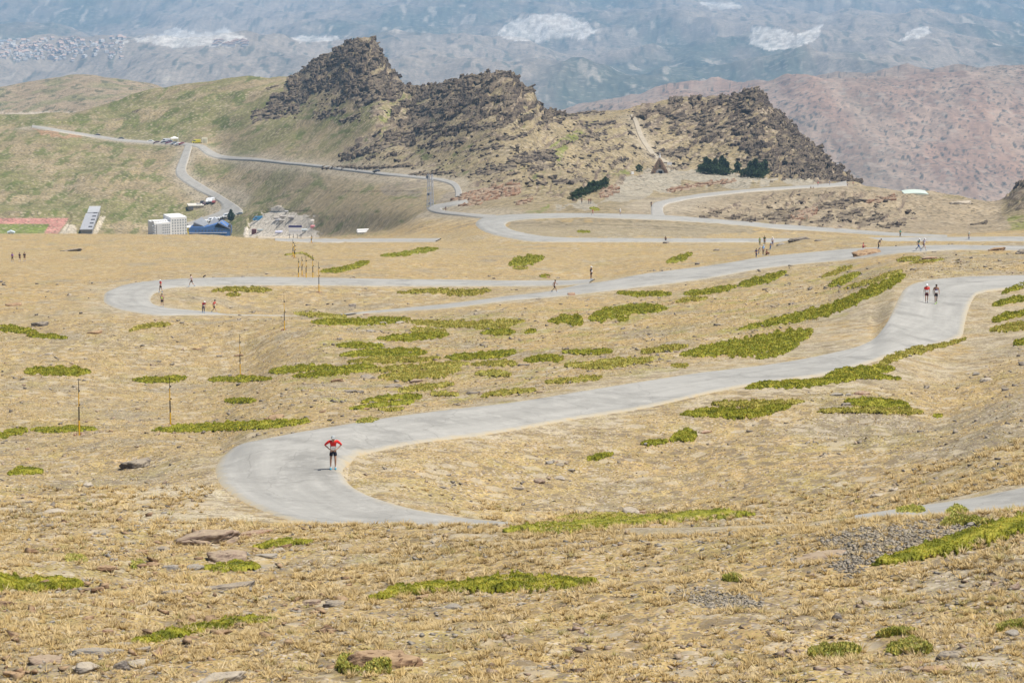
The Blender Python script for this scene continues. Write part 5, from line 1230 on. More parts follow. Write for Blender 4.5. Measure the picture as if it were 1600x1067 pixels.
# ------------------------------------------------------------------ dry grass (stuff) and stones (stuff)
def grass_field(name, n, ymin, ymax, hmin, hmax, blades, seed, label, pxr=(-60, 1660), thin=1.0):
    r = np.random.default_rng(seed)
    # density falls with distance so that it stays even in the view
    px = r.uniform(pxr[0], pxr[1], n); Y = ymin*(ymax/ymin)**(r.random(n)**.85)
    X = Y*(px-CX)/F/CP*1.0
    cl = _raw_fbm(X/1.7, Y/2.6, 3, 301+0)+.6*_raw_fbm(X/9, Y/14, 3, 303); d = dist_road(X, Y)
    keep = (cl > r.normal(-.02, .28, n)) & (d > .15)
    X = X[keep]; Y = Y[keep]; px = px[keep]; Z = ground(X, Y); m = len(X)
    qx, qy = proj(X, Y, Z)
    k2 = ~inpoly(qx, qy, [(1300,838),(1480,810),(1550,822),(1420,870),(1330,890)]) | (r.random(m) < .35)
    X, Y, Z = X[k2], Y[k2], Z[k2]; m = len(X)
    h = hmin+(hmax-hmin)*r.random(m)**1.6; h = h*(.8+Y/260)
    k = blades; h_ = np.repeat(h, k)*r.uniform(.6, 1.15, m*k); ang = r.uniform(0, 2*math.pi, m*k); lean = r.uniform(.3, 1.9, m*k)
    bx = np.repeat(X, k)+np.cos(ang)*h_*.25; by = np.repeat(Y, k)+np.sin(ang)*h_*.25; bz = np.repeat(Z, k)-.01
    w = np.repeat(.010+Y*.00016, k)*thin*r.uniform(.8, 1.5, m*k); pa = ang+math.pi/2+r.normal(0, .7, m*k)
    b0 = np.stack([bx-np.cos(pa)*w, by-np.sin(pa)*w, bz], -1); b1 = np.stack([bx+np.cos(pa)*w, by+np.sin(pa)*w, bz], -1)
    tp = np.stack([bx+np.cos(ang)*h_*lean, by+np.sin(ang)*h_*lean, bz+h_], -1)
    V = np.stack([b0, b1, tp], 1).reshape(-1, 3); Fa = np.arange(3*m*k).reshape(-1, 3)
    pal = np.array([(.52, .385, .185), (.49, .35, .15), (.56, .43, .23), (.42, .30, .135), (.37, .31, .12), (.58, .46, .27)])
    g = np.clip(_raw_fbm(X/6, Y/8, 3, 305)*2.2+2.2+r.normal(0, .9, m), 0, 5.99).astype(int)
    cc = np.repeat(np.repeat(pal[g], k, 0)*r.uniform(.85, 1.12, (m*k, 1)), 3, 0)
    o = link(name, np_mesh(name, V, Fa, cc), M_grass); return tag(o, label, kind='stuff')
M_grass, nt, b = new_mat('straw'); at_ = nt.nodes.new('ShaderNodeAttribute'); at_.attribute_name = 'Cover'
nzg = nt.nodes.new('ShaderNodeTexNoise'); nzg.inputs['Scale'].default_value = 3; vm = nt.nodes.new('ShaderNodeVectorMath'); vm.operation = 'SCALE'
mrg = nt.nodes.new('ShaderNodeMapRange'); mrg.inputs[3].default_value = .8; mrg.inputs[4].default_value = 1.2; nt.links.new(nzg.outputs['Fac'], mrg.inputs[0])
nt.links.new(at_.outputs['Color'], vm.inputs[0]); nt.links.new(mrg.outputs[0], vm.inputs['Scale']); nt.links.new(vm.outputs[0], b.inputs['Base Color'])
grass_field('dry_grass', 20000, 60, 140, .08, .20, 26, 400, 'taller dry grass tussocks of the foreground slope', thin=.6)
grass_field('dry_grass', 56000, 60, 125, .025, .08, 9, 401, 'short dry straw-coloured turf covering the foreground slope', thin=.6)
grass_field('dry_grass', 60000, 118, 330, .022, .07, 6, 402, 'low dry grass between the roads', thin=.75)
def stones(name, n, ymin, ymax, a0, a1, m, seed, label, poly=None, pxr=(-60, 1660)):
    r = np.random.default_rng(seed)
    if poly is None:
        px = r.uniform(pxr[0], pxr[1], n); Y = ymin*(ymax/ymin)**r.random(n); X = Y*(px-CX)/F/CP
        kk = (_raw_fbm(X/3.5, Y/5.5, 3, 501)+.4*_raw_fbm(X/14, Y/20, 2, 503) > r.normal(.02, .2, n)); X = X[kk]; Y = Y[kk]
    else:
        pts = scatter_poly(poly, n, r); X, Y = hit([p[0] for p in pts], [p[1] for p in pts])
    Z = ground(X, Y); d = dist_road(X, Y); it = []
    for i in range(len(X)):
        if d[i] < .25: continue
        a = (a0+(a1-a0)*r.random()**3)*(.55+Y[i]/170)
        it.append((int(r.integers(0, 6)), (X[i], Y[i], Z[i]+a*.12), (a*r.uniform(.7, 1.5), a*r.uniform(.6, 1.1), a*r.uniform(.3, .7)), rotm(r.uniform(0, 6.28), R(r.normal(0, 14)), R(r.normal(0, 14)))))
    V, Fa = merge(it, SMALL); return tag(link(name, np_mesh(name, V, Fa), m), label, kind='stuff')
stones('stones', 12000, 60, 130, .018, .12, NR_M['grey'], 601, 'small grey stones strewn through the foreground grass')
stones('stones', 6500, 60, 330, .02, .13, NR_M['pink'], 602, 'small pinkish stones strewn over the slopes')
stones('stones', 6500, 120, 420, .03, .15, NR_M['dark'], 603, 'small dark stones strewn between the roads')
stones('scree', 5200, 0, 0, .012, .095, NR_M['scree'], 604, 'patch of dark grey scree beside the large green band at right', [(1275,842),(1330,826),(1400,816),(1480,808),(1560,822),(1500,846),(1420,872),(1360,880),(1330,905),(1290,880),(1300,862)])
stones('scree', 1300, 0, 0, .012, .085, NR_M['scree'], 605, 'grey scree showing through the grass right of the central mat', [(1040,925),(1110,920),(1200,935),(1190,950),(1100,950)])
stones('stones', 420, 0, 0, .04, .26, NR_M['brown'], 606, 'flat brown stones half sunk in the turf at lower left', [(-40,800),(250,800),(520,830),(560,900),(520,1000),(560,1067),(-40,1067)])
stones('stones', 260, 0, 0, .04, .20, NR_M['pink'], 607, 'flat pinkish stones half sunk in the turf at lower right', [(700,1000),(1000,960),(1300,930),(1640,880),(1640,1067),(700,1067)])
# ------------------------------------------------------------------ people
def skin_mesh(chains, sub=1):
    """chains: list of lists of (point, radius); the first point of later chains is welded to an earlier point when given as an index"""
    vs = []; rs = []; es = []
    for ch in chains:
        prev = None
        for q in ch:
            if isinstance(q, int): prev = q; continue
            vs.append(q[0]); rs.append(q[1]); k = len(vs)-1
            if prev is not None: es.append((prev, k))
            prev = k
    me = bpy.data.meshes.new('tmp'); me.from_pydata([tuple(v) for v in vs], es, []); me.update()
    o = bpy.data.objects.new('tmp', me); COL.objects.link(o)
    o.modifiers.new('s', 'SKIN'); sl = me.skin_vertices[0].data
    for i, r in enumerate(rs): sl[i].radius = r if hasattr(r, '__len__') else (r, r); sl[i].use_root = (i == 0)
    sb = o.modifiers.new('d', 'SUBSURF'); sb.levels = sub; sb.render_levels = sub
    dg = bpy.context.evaluated_depsgraph_get(); res = bpy.data.meshes.new_from_object(o.evaluated_get(dg))
    bpy.data.objects.remove(o); bpy.data.meshes.remove(me)
    res.polygons.foreach_set('use_smooth', [True]*len(res.polygons)); res.materials.clear(); return res
def V3(*a): return Vector(a)
POSES = {
 'hips': dict(pel=(0,0,.92), che=(0,-.10,1.34), nec=(0,-.15,1.45), hed=(0,-.235,1.57), sL=(.19,-.12,1.40), sR=(-.19,-.12,1.40), eL=(.40,-.02,1.21), eR=(-.40,-.02,1.21), wL=(.20,-.10,1.03), wR=(-.20,-.10,1.03),
              kL=(.10,-.06,.50), kR=(-.12,-.02,.50), aL=(.10,0,.08), aR=(-.13,.0,.08), fin=(0,0,-1)),
 'walk': dict(pel=(0,0,.93), che=(0,-.02,1.36), nec=(0,-.03,1.48), hed=(0,-.06,1.61), sL=(.18,-.02,1.42), sR=(-.18,-.02,1.42), eL=(.24,-.10,1.16), eR=(-.24,.12,1.17), wL=(.22,-.26,.98), wR=(-.24,.06,.93),
              kL=(.09,.02,.50), kR=(-.10,-.14,.52), aL=(.10,.20,.11), aR=(-.10,-.17,.08), fin=(0,-.2,-1)),
 'stride': dict(pel=(0,0,.90), che=(0,-.07,1.33), nec=(0,-.10,1.45), hed=(0,-.14,1.58), sL=(.18,-.08,1.39), sR=(-.18,-.06,1.39), eL=(.24,-.20,1.15), eR=(-.25,.14,1.16), wL=(.16,-.38,1.12), wR=(-.22,.08,.96),
              kL=(.09,.04,.49), kR=(-.09,-.26,.55), aL=(.09,.40,.16), aR=(-.09,-.38,.09), fin=(0,-.6,-.6)),
 'stoop': dict(pel=(0,.06,.88), che=(0,-.20,1.22), nec=(0,-.29,1.30), hed=(0,-.38,1.39), sL=(.18,-.24,1.27), sR=(-.18,-.24,1.27), eL=(.22,-.22,1.00), eR=(-.22,-.20,1.00), wL=(.14,-.30,.76), wR=(-.14,-.28,.76),
              kL=(.09,-.08,.48), kR=(-.09,-.02,.48), aL=(.10,.02,.08), aR=(-.10,.12,.10), fin=(0,-.3,-1)),
 'stand': dict(pel=(0,0,.94), che=(0,0,1.37), nec=(0,0,1.49), hed=(0,-.02,1.62), sL=(.18,0,1.43), sR=(-.18,0,1.43), eL=(.22,.02,1.16), eR=(-.22,.02,1.16), wL=(.22,-.05,.92), wR=(-.22,-.05,.92),
              kL=(.09,-.01,.50), kR=(-.09,-.01,.50), aL=(.10,0,.08), aR=(-.10,0,.08), fin=(0,0,-1)),
 'sit': dict(pel=(0,0,.10), che=(0,-.04,.52), nec=(0,-.06,.63), hed=(0,-.10,.76), sL=(.18,-.05,.57), sR=(-.18,-.05,.57), eL=(.24,-.16,.38), eR=(-.24,-.16,.38), wL=(.14,-.36,.42), wR=(-.14,-.36,.42),
              kL=(.13,-.40,.46), kR=(-.13,-.40,.46), aL=(.12,-.52,.09), aR=(-.12,-.52,.09), fin=(0,-1,0)),
}
_pc = {}
def person_meshes(pose):
    if pose in _pc: return _pc[pose]
    p = {k: V3(*v) for k, v in POSES[pose].items()}; P0 = p['pel']; ch = p['che']; mid_ = P0.lerp(ch, .5)
    # body: pelvis root, torso, head
    b = [[(P0, (.135, .10)), (mid_, (.125, .095)), (ch, (.155, .11)), (p['nec'], .058), (p['hed']+V3(0, .01, -.06), .07), (p['hed'], (.082, .098)), (p['hed']+V3(0, .005, .085), (.06, .075))]]
    cnt = 7; CHI = 2; HED = 5
    up = (p['hed']-p['nec']).normalized()
    for s in ('L', 'R'):
        sg = 1 if s == 'L' else -1; w = p['w'+s]; el = p['e'+s]; d = (w-el).normalized(); fd = (d*.6+V3(*POSES[pose]['fin']).normalized()*.4).normalized()
        if pose == 'hips': fd = V3(-sg*.75, -.35, -.35).normalized()
        lat = fd.cross(V3(sg, 0, 0)).normalized() if abs(fd.x) < .9 else V3(0, 1, 0)
        palm = w+fd*.075
        b.append([CHI, (p['s'+s], .062), (p['s'+s].lerp(el, .45), .048), (el, .038), (el.lerp(w, .35), .038), (w, .026), (palm, (.022, .038))]); cnt += 6; PI_ = cnt-1; WI = cnt-2
        for i, (o_, ln) in enumerate(((-.028, .068), (-.010, .078), (.010, .072), (.028, .056))):
            f0 = palm+fd*.02+lat*o_; b.append([PI_, (f0, .0095), (f0+fd*ln*.5+lat*o_*.15, .0085), (f0+fd*ln*.8+V3(-sg, 0, 0)*.022, .0075)]); cnt += 3
        t0 = w+fd*.035+lat*-.036; b.append([PI_, (t0, .011), (t0+fd*.03+lat*-.02, .0095)]); cnt += 2
    for s in ('L', 'R'):
        sg = 1 if s == 'L' else -1; hip = P0+V3(sg*.085, 0, -.06); k = p['k'+s]; a = p['a'+s]
        tdir = V3(0, -1, 0)
        b.append([0, (hip, .088), (hip.lerp(k, .5), .072), (k, .052), (k.lerp(a, .3)+V3(0, .02, 0), .052), (k.lerp(a, .8), .032), (a, .034), (a+V3(0, -.07, -.035), .034), (a+V3(0, -.15, -.05), .024)]); cnt += 8
    # nose and ears as bumps of the same surface
    hd = p['hed']; b.append([HED, (hd+V3(0, -.105, -.015), .014)]); b.append([HED, (hd+V3(.085, .01, 0), .016)]); b.append([HED, (hd+V3(-.085, .01, 0), .016)])
    out = {'body': skin_mesh(b, 1)}
    sh = [[(P0+V3(0, 0, .0), (.142, .108)), (mid_, (.138, .108)), (ch, (.168, .124)), (p['nec']+V3(0, 0, -.035), (.075, .07))]]
    sl = [list(c) for c in sh]
    for s in ('L', 'R'):
        el = p['e'+s]; sh_ = p['s'+s]
        sh.append([2, (sh_, .074), (sh_.lerp(el, .6), .060)])
        sl.append([2, (sh_.lerp(ch, .3), .088), (sh_, .082), (sh_.lerp(el, .5), .064), (el, .050), (el.lerp(p['w'+s], .25), .046)])
    out['shirt'] = skin_mesh(sh, 1); out['long_shirt'] = skin_mesh(sl, 1); out['vest'] = skin_mesh([list(c) for c in [sh[0]]]+[[2, (p['sL'].lerp(ch, .35), .066)], [2, (p['sR'].lerp(ch, .35), .066)]], 1)
    so = [[(P0+V3(0, 0, .06), (.140, .108)), (P0, (.15, .118))]]; tr = [list(so[0])]
    for s in ('L', 'R'):
        sg = 1 if s == 'L' else -1; hip = P0+V3(sg*.085, 0, -.06); k = p['k'+s]; a = p['a'+s]
        so.append([1, (hip, .104), (hip.lerp(k, .62), .096)]); tr.append([1, (hip, .100), (hip.lerp(k, .5), .085), (k, .063), (k.lerp(a, .4), .060), (k.lerp(a, .9), .043)])
    out['shorts'] = skin_mesh(so, 1); out['trousers'] = skin_mesh(tr, 1)
    mb = MB().ball(hd+V3(0, .012, .025), (.096, .112, .105), 12, 6, zmin=-.15); out['hair'] = mb.mesh('hair')
    mb = MB().ball(hd+V3(0, .008, .04), (.100, .118, .100), 14, 6, zmin=0)
    mb.add([hd+V3(x_, y_, z_) for (x_, y_, z_) in [(-.075,-.09,.045),(.075,-.09,.045),(.06,-.185,.02),(-.06,-.185,.02),(-.075,-.09,.033),(.075,-.09,.033),(.06,-.185,.010),(-.06,-.185,.010)]], [(0,1,2,3),(7,6,5,4),(0,4,5,1),(1,5,6,2),(2,6,7,3),(3,7,4,0)])
    out['cap'] = mb.mesh('cap')
    mb = MB()
    for s in (-.032, .032): mb.ball(hd+V3(s, -.090, .008), (.012, .008, .008), 6, 4, -1)
    mb.box(hd+V3(0, -.092, -.045), (.045, .008, .010)); out['face'] = mb.mesh('face')
    for s in ('L', 'R'):
        a = p['a'+s]; m2 = MB(); m2.ball(a+V3(0, -.05, -.045), (.048, .135, .052), 10, 5, -.6); out['shoe'+s] = m2.mesh('shoe')
        m3 = MB(); m3.tube(a+V3(0, .0, -.01), a+(p['k'+s]-a)*.14, .042, .044, 10); out['sock'+s] = m3.mesh('sock')
    n_ = (p['nec']-P0).normalized(); ft = V3(0, -1, 0)-n_*V3(0, -1, 0).dot(n_); ft.normalize(); c0 = P0.lerp(ch, .42)+ft*.125; rx = V3(1, 0, 0)
    mb = MB(); mb.add([c0+rx*sx*.12+n_*sz*.10+ft*(.0 if q == 0 else .012) for q in (0, 1) for (sx, sz) in ((-1,-1),(1,-1),(1,1),(-1,1))], [(3,2,1,0),(4,5,6,7),(0,1,5,4),(1,2,6,5),(2,3,7,6),(3,0,4,7)])
    out['bib'] = mb.mesh('bib')
    _pc[pose] = out; return out
CLO = {}
def cm(c, rough=.85):
    k = tuple(c)
    if k not in CLO: CLO[k] = mat('cloth_%d' % len(CLO), c, rough, .10, 9, .2)
    return CLO[k]
SKIN = mat('skin', (.44, .25, .17), .6, .08, 4, .35); SKIN2 = mat('tanned_skin', (.30, .16, .10), .6, .08, 4, .35); DARKM = mat('eye', (.03, .02, .02), .5, 0)
BIBN = {}
def person(px, py, pose, face, label, top=(.6, .03, .04), topk='shirt', bot=(.03, .03, .04), botk='shorts', hat=None, hair=(.05, .035, .025), shoe=(.1, .25, .45), bib=True, h=1.0, skin=None, sock=(.8, .8, .78), group=None, loc=None, z=0):
    c = loc or at(px, py); c = Vector(c); c.z += z
    d = dist_road([c.x], [c.y])[0]
    if d < .6: c.z += .05+c.y*.00035
    t = thing('person', c, label, 'person', R(face), group); t.scale = (h, h, h)
    M = person_meshes(pose); sk = skin or SKIN
    def part(nm, me, m):
        if len(me.materials) == 0: me.materials.append(m)
        o = bpy.data.objects.new(nm, me); COL.objects.link(o); o.parent = t; o.material_slots[0].link = 'OBJECT'; o.material_slots[0].material = m; return o
    part('body', M['body'], sk); part('shirt', M[topk], cm(top)); part(botk, M[botk], cm(bot))
    if hat is not None: part('cap', M['cap'], cm(hat))
    if hair is not None: part('hair', M['hair'], cm(hair))
    part('face', M['face'], DARKM)
    for s in 'LR': part('shoe', M['shoe'+s], cm(shoe)); part('sock', M['sock'+s], cm(sock))
    if bib: part('bib', M['bib'], cm((.85, .84, .82)))
    return t
RED = (.70, .035, .03); BLK = (.022, .022, .028); WHT = (.80, .78, .76)
p1 = person(521, 736, 'hips', 6, 'runner in long red shirt and grey cap, hands on hips, alone on the nearest hairpin', RED, 'long_shirt', (.02, .022, .035), hat=(.36, .38, .38), shoe=(.05, .30, .42), h=1.08)
# dark grey lower front of the shirt
lowf = MB(); lowf.ball((0, -.045, 1.10), (.150, .118, .13), 14, 6, -1); lowf.build('shirt_panel', cm((.28, .33, .34)), p1, smooth=True)
numb = MB()
for (x0, kd) in ((-.05, '1'), (0, '7'), (.05, '4')):
    y0 = -.176
    segs = {'1': [(0, 0, .012, .07)], '7': [(0, .03, .035, .012), (.012, -.005, .012, .06)], '4': [(.012, 0, .012, .07), (-.003, -.004, .035, .012), (-.014, .018, .012, .035)]}[kd]
    for (sx, sz, w_, h_) in segs: numb.box((x0*1.0+sx, y0-.01, 1.12+sz), (w_, .004, h_))
numb.build('bib_number', DARKM, p1)
wa = person(1447.5, 476, 'walk', -4, 'walker in red with white cap and two poles, left of the pair', RED, 'shirt', (.10, .02, .03), hat=WHT, shoe=(.1, .1, .12))
person(1462, 477, 'walk', 5, 'dark-haired walker in a purple vest, right of the pair on the road', (.09, .05, .16), 'vest', BLK, shoe=(.35, .6, .05), skin=SKIN2, h=1.02)
def trek(t, x, label, lean=0):
    m = MB().tube((x, -.24, .96), (x*1.25, .02-lean, .0), .012, .010, 6); m.ball((x, -.24, .98), (.018, .018, .05), 6, 4)
    o = m.build('trekking_pole', cm((.6, .6, .62))); o.location = t.matrix_basis @ Vector((0, 0, 0)); o.rotation_euler = t.rotation_euler; tag(o, label, 'walking pole', 'walking poles of the pair')
trek(wa, .24, 'walking pole in the left hand of the woman in red'); trek(wa, -.26, 'walking pole in the right hand of the woman in red')
person(251.5, 459, 'walk', -55, 'runner in a red shirt and white cap on the outer bend of road two', RED, 'shirt', BLK, hat=WHT)
person(300, 450, 'stride', -70, 'runner with a white and pink top striding on the upper arm of road two', (.75, .62, .66), 'shirt', BLK)
person(253.5, 482, 'walk', 175, 'runner in a fluorescent yellow vest and black shorts on the inner bend of road two', (.62, .80, .12), 'vest', BLK, bib=False)
person(318, 491, 'stoop', 30, 'walker in maroon shirt, white cap and blue trousers on the left bend of road two', (.42, .02, .07), 'shirt', (.05, .07, .16), 'trousers', hat=WHT)
person(334.5, 489, 'stride', 75, 'runner in a coral shirt and dark cap beside the maroon walker', (.80, .12, .10), 'shirt', BLK, hat=(.03, .03, .04))
person(866, 459, 'stride', 75, 'bare-armed runner striding right at the road-two junction', (.50, .38, .30), 'vest', BLK, skin=SKIN2)
person(923.5, 439, 'stand', 60, 'tall dark-clad walker with a white headscarf on the far verge of road two', (.05, .045, .045), 'long_shirt', BLK, hat=WHT, h=1.12, skin=SKIN2)
person(926, 338, 'stride', 80, 'runner in red on the upper arm of road three', RED, 'shirt', (.4, .04, .04))
person(969, 338, 'walk', 20, 'runner in white on the upper arm of road three', WHT, 'shirt', (.6, .6, .6), hat=WHT)
person(696.5, 332.5, 'walk', 15, 'cyclist-like dark walker on the mast hairpin', (.10, .10, .13), 'shirt', BLK, bib=False)
person(1017.5, 326, 'walk', 0, 'dark walker on the ledge road just above road three', BLK, 'shirt', BLK, 'trousers', bib=False)
person(1048.5, 268, 'stand', 0, 'left of two dark figures beside the chapel', BLK, 'shirt', BLK, 'trousers', bib=False)
person(1051.5, 267.5, 'stand', 0, 'right of two dark figures beside the chapel', (.03, .03, .06), 'shirt', BLK, 'trousers', bib=False)
person(909, 318, 'stand', 10, 'left figure in dark on the path under the dark bushes', BLK, 'shirt', BLK, 'trousers', bib=False)
person(920, 319, 'walk', 50, 'middle figure on the path under the dark bushes', (.25, .04, .04), 'shirt', BLK, 'trousers', bib=False)
person(923, 318.5, 'walk', 50, 'right figure on the path under the dark bushes', BLK, 'shirt', BLK, 'trousers', bib=False)
person(1434.5, 393.5, 'stride', 60, 'runner in teal shirt and blue trousers, left of the pair on the far right road', (.03, .20, .20), 'shirt', (.04, .10, .28), 'trousers', hat=WHT, bib=False)
person(1443, 393, 'stride', 55, 'runner in white and navy with white cap, right of the far pair', (.45, .46, .60), 'shirt', (.05, .04, .12), hat=WHT)
person(1406.5, 371, 'stand', 0, 'standing person in a turquoise top on the grass before the bank', (.06, .35, .28), 'shirt', (.10, .09, .04), 'trousers', bib=False)
person(1513.5, 376.5, 'walk', 60, 'walker in pale green on the distant right end of road three', (.40, .55, .45), 'shirt', (.03, .07, .16), 'trousers', bib=False, hat=WHT)
person(1278, 293, 'walk', 30, 'small runner in red on the ledge road in front of the crag', RED, 'shirt', BLK)
person(1296, 291.5, 'walk', 30, 'small runner in blue ahead of the red one on the ledge road', (.10, .14, .35), 'shirt', BLK)
person(1324, 292, 'walk', 30, 'small figure at the skyline end of the ledge road', (.25, .20, .16), 'shirt', BLK)
person(1333, 291, 'walk', 30, 'farthest small red figure at the skyline end of the ledge road', (.45, .08, .05), 'shirt', BLK)
person(1348, 388, 'sit', 80, 'spectator in pink-red sitting on the big flat boulder', (.70, .14, .16), 'shirt', (.25, .02, .05), bib=False, hair=(.3, .1, .06))
person(1372.5, 391, 'stoop', 85, 'spectator in black crouching at the right end of the big flat boulder', BLK, 'long_shirt', BLK, 'trousers', bib=False)
for (px, py, po, fa, lb, tp, bt, h, ht) in [
 (1181.5, 402.5, 'walk', 10, 'child-sized walker in navy at the left of the spectator group', (.04, .05, .15), (.05, .05, .12), .82, None),
 (1185.5, 397, 'stoop', 90, 'bending spectator in grey between the navy walker and the blue one', (.30, .30, .36), (.10, .10, .12), .8, WHT),
 (1192.5, 399, 'stand', 20, 'spectator in light blue in the middle of the group', (.28, .48, .75), (.20, .16, .13), .95, (.35, .5, .7)),
 (1187, 384, 'stand', 0, 'spectator in lime green on the bank behind the group', (.25, .42, .08), (.10, .14, .06), .9, None),
 (1194.5, 383.5, 'stand', 0, 'spectator in dark olive standing tallest behind the group', (.06, .09, .03), (.10, .07, .05), 1.05, None),
 (1203.5, 390, 'stoop', 70, 'spectator in pale blue leaning over at the right of the group', (.35, .50, .78), (.10, .20, .45), .9, None),
 (1207, 384.5, 'stand', 20, 'spectator in white with a white hat at the right end of the group', (.66, .66, .74), (.10, .15, .35), .95, WHT),
 (1197, 398.5, 'sit', 60, 'spectator in rusty brown sitting by the roadside beside the light blue one', (.25, .08, .05), (.14, .05, .04), 1.0, (.12, .05, .03))]:
    person(px, py, po, fa, lb, tp, 'shirt', bt, 'trousers', hat=ht, bib=False, h=h, group='spectators by road two')
person(19.5, 409, 'walk', 175, 'left of three walkers crossing the dry field, in purple', (.25, .12, .38), 'shirt', BLK, 'trousers', bib=False)
person(31, 408.5, 'walk', 175, 'middle of three walkers crossing the dry field, in black with a pale bag', (.05, .04, .06), 'shirt', BLK, bib=False, h=.97)
person(38.5, 408.5, 'walk', 175, 'right of three walkers crossing the dry field, all in black', BLK, 'long_shirt', BLK, bib=False, h=1.04)
person(1040, 377.5, 'sit', 0, 'seated figure in brown on the verge of road three', (.18, .10, .06), 'shirt', (.08, .06, .05), 'trousers', bib=False)

# ------------------------------------------------------------------ striped marker poles
M_blk = mat('black_paint', (.025, .022, .022), .6); M_yel = mat('orange_yellow_paint', (.74, .42, .03), .6, .15, 2)
def marker(px, py, hpx, label, lean=0):
    c = at(px, py); H = hpx*c.y/F*1.07; t = thing('marker_pole', c, label, 'marker pole', 0, 'striped marker poles')
    r = max(.04, c.y*.00013)
    segs = [(0, .27, M_yel), (.27, .52, M_blk), (.52, .76, M_yel), (.76, 1.0, M_blk)]
    for i, (a, b_, m) in enumerate(segs):
        MB().tube((lean*a, 0, a*H), (lean*b_, 0, b_*H), r*(1.35-.25*i), r*(1.25-.25*i), 10).build('yellow_band' if m is M_yel else 'black_band', m, t)
    f = MB()
    for zz in (.55, .80): f.box((r*1.8, 0, zz*H), (r*2.2, r*1.4, r*2.4))
    f.build('reflector', M_blk, t)
    rr = random.Random(int(px)); it = []
    for k in range(7):
        a = rr.uniform(0, 6.28); s = rr.uniform(.10, .22); it.append((rr.randrange(12), (math.cos(a)*.28, math.sin(a)*.28, .04), (s, s*.8, s*.5), rotm(rr.uniform(0, 6), 0, .1)))
    V, Fa = merge(it, HULLS); o = link('stone_base', np_mesh('stone_base', V, Fa), NR_M['red'], t)
marker(124, 680, 85, 'nearest and tallest striped pole, at the left', .05)
marker(266.5, 665, 75, 'second nearest striped pole, in front of a green mat')
marker(375.5, 586, 62, 'third striped pole, in mid slope')
marker(444.5, 516, 54, 'fourth striped pole, below road two')
marker(498.5, 457, 46, 'fifth striped pole, crossing the upper arm of road two')
marker(489, 436, 36, 'slim striped pole just behind road two, right of the cluster')
marker(478.5, 436, 34, 'slim striped pole just behind road two, second from the right of the cluster')
marker(472, 431, 29, 'slim striped pole behind road two, third from the right of the cluster')
marker(466.5, 434.5, 30, 'slim striped pole behind road two, leftmost of the cluster')
marker(458, 401, 26, 'pair-like striped pole on the field crest, left one')
marker(460.5, 403, 22, 'stubby dark striped pole on the field crest, right one')
marker(486.5, 379.5, 12, 'short pole by the service road right of the hoarding')
# ------------------------------------------------------------------ lattice masts
M_steel = mat('galvanised_steel', (.42, .43, .46), .5, .1, 1, .4); M_white = mat('white_render', (.80, .79, .77), .8, .05, .8); M_dkglass = mat('dark_window', (.10, .12, .15), .2, 0, 1, .5)
def mast(px, py, hpx, wm, label, dishes, seed):
    c = at(px, py); H = hpx*c.y/F; t = thing('lattice_mast', c, label, 'mast')
    m = MB(); n = 9; w = wm/2
    def pt(i, k): z = H*i/n; s = w*(1-.45*i/n); a = math.pi/4+k*math.pi/2; return Vector((math.cos(a)*s*1.41, math.sin(a)*s*1.41, z))
    for k in range(4): m.tube(pt(0, k), pt(n, k), .12, .09, 5)
    for i in range(n):
        for k in range(4): m.tube(pt(i, k), pt(i+1, (k+1) % 4), .065, None, 4, False); m.tube(pt(i+1, k), pt(i+1, (k+1) % 4), .065, None, 4, False)
    m.build('lattice', M_steel, t)
    for (z, x, kd) in dishes:
        q = MB()
        if kd == 'panel': q.box((x, -.3, H*z), (.30, .18, 1.3)); q.build('panel_antenna', M_white, t)
        elif kd == 'drum': q.tube((x, -.25, H*z), (x, -.6, H*z), .5, .5, 14); q.build('drum_antenna', mat('drum', (.12, .14, .17), .6), t)
        else: q.box((x, -.2, H*z), (.9, .7, .8)); q.build('equipment_box', M_steel, t)
    q = MB().tube((0, 0, H), (0, 0, H*1.09), .05, .03, 5); q.build('lightning_rod', M_steel, t); return t
mast(670, 326, 54, 1.3, 'tall grey lattice mast with antennas at the tip of the road hairpin', [(.93, -.5, 'drum'), (.70, 0, 'panel'), (.72, .5, 'panel'), (.42, -.2, 'drum'), (.44, .4, 'box'), (.15, .3, 'box')], 1)
mast(675.5, 324, 52, .9, 'slimmer lattice mast standing right behind the tall grey one', [(.88, .2, 'panel'), (.68, .2, 'panel'), (.18, .1, 'panel')], 2)

# ------------------------------------------------------------------ chapel
ch = at(1031, 271.5); mpp = ch.y/F; CW = 28*mpp; CH_ = 25*mpp
t = thing('chapel', ch, 'triangular rust-coloured stone chapel with a white arch and a white statue on its tip', 'chapel')
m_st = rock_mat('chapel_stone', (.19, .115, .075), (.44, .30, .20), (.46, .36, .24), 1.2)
m = MB(); hw = CW/2
# facade: stepped stone triangle with an arched opening
arc = [(math.cos(a)*hw*.50, max(0, math.sin(a))*CH_*.30) for a in np.linspace(0, math.pi, 13)]
apex = (0, CH_)
outer = [(hw, 0), (hw*.78, CH_*.26), (hw*.55, CH_*.50), (hw*.30, CH_*.76), (0, CH_), (-hw*.30, CH_*.76), (-hw*.55, CH_*.50), (-hw*.78, CH_*.26), (-hw, 0)]
inner = arc
no, ni = len(outer), len(inner); vs = []; fs = []
for yy in (0, CH_*.42):
    for p in outer: vs.append((p[0], yy, p[1]))
    for p in inner: vs.append((p[0], yy, p[1]))
st_ = no+ni
mapi = [int(round(i*(ni-1)/(no-1))) for i in range(no)]
for i in range(no-1):
    a, b_ = mapi[i], mapi[i+1]
    poly = [i, i+1]+[no+k for k in range(b_, a-1, -1)]
    fs.append(tuple(reversed(poly))); fs.append(tuple(st_+q for q in poly))
    fs.append((i, i+st_, i+1+st_, i+1))
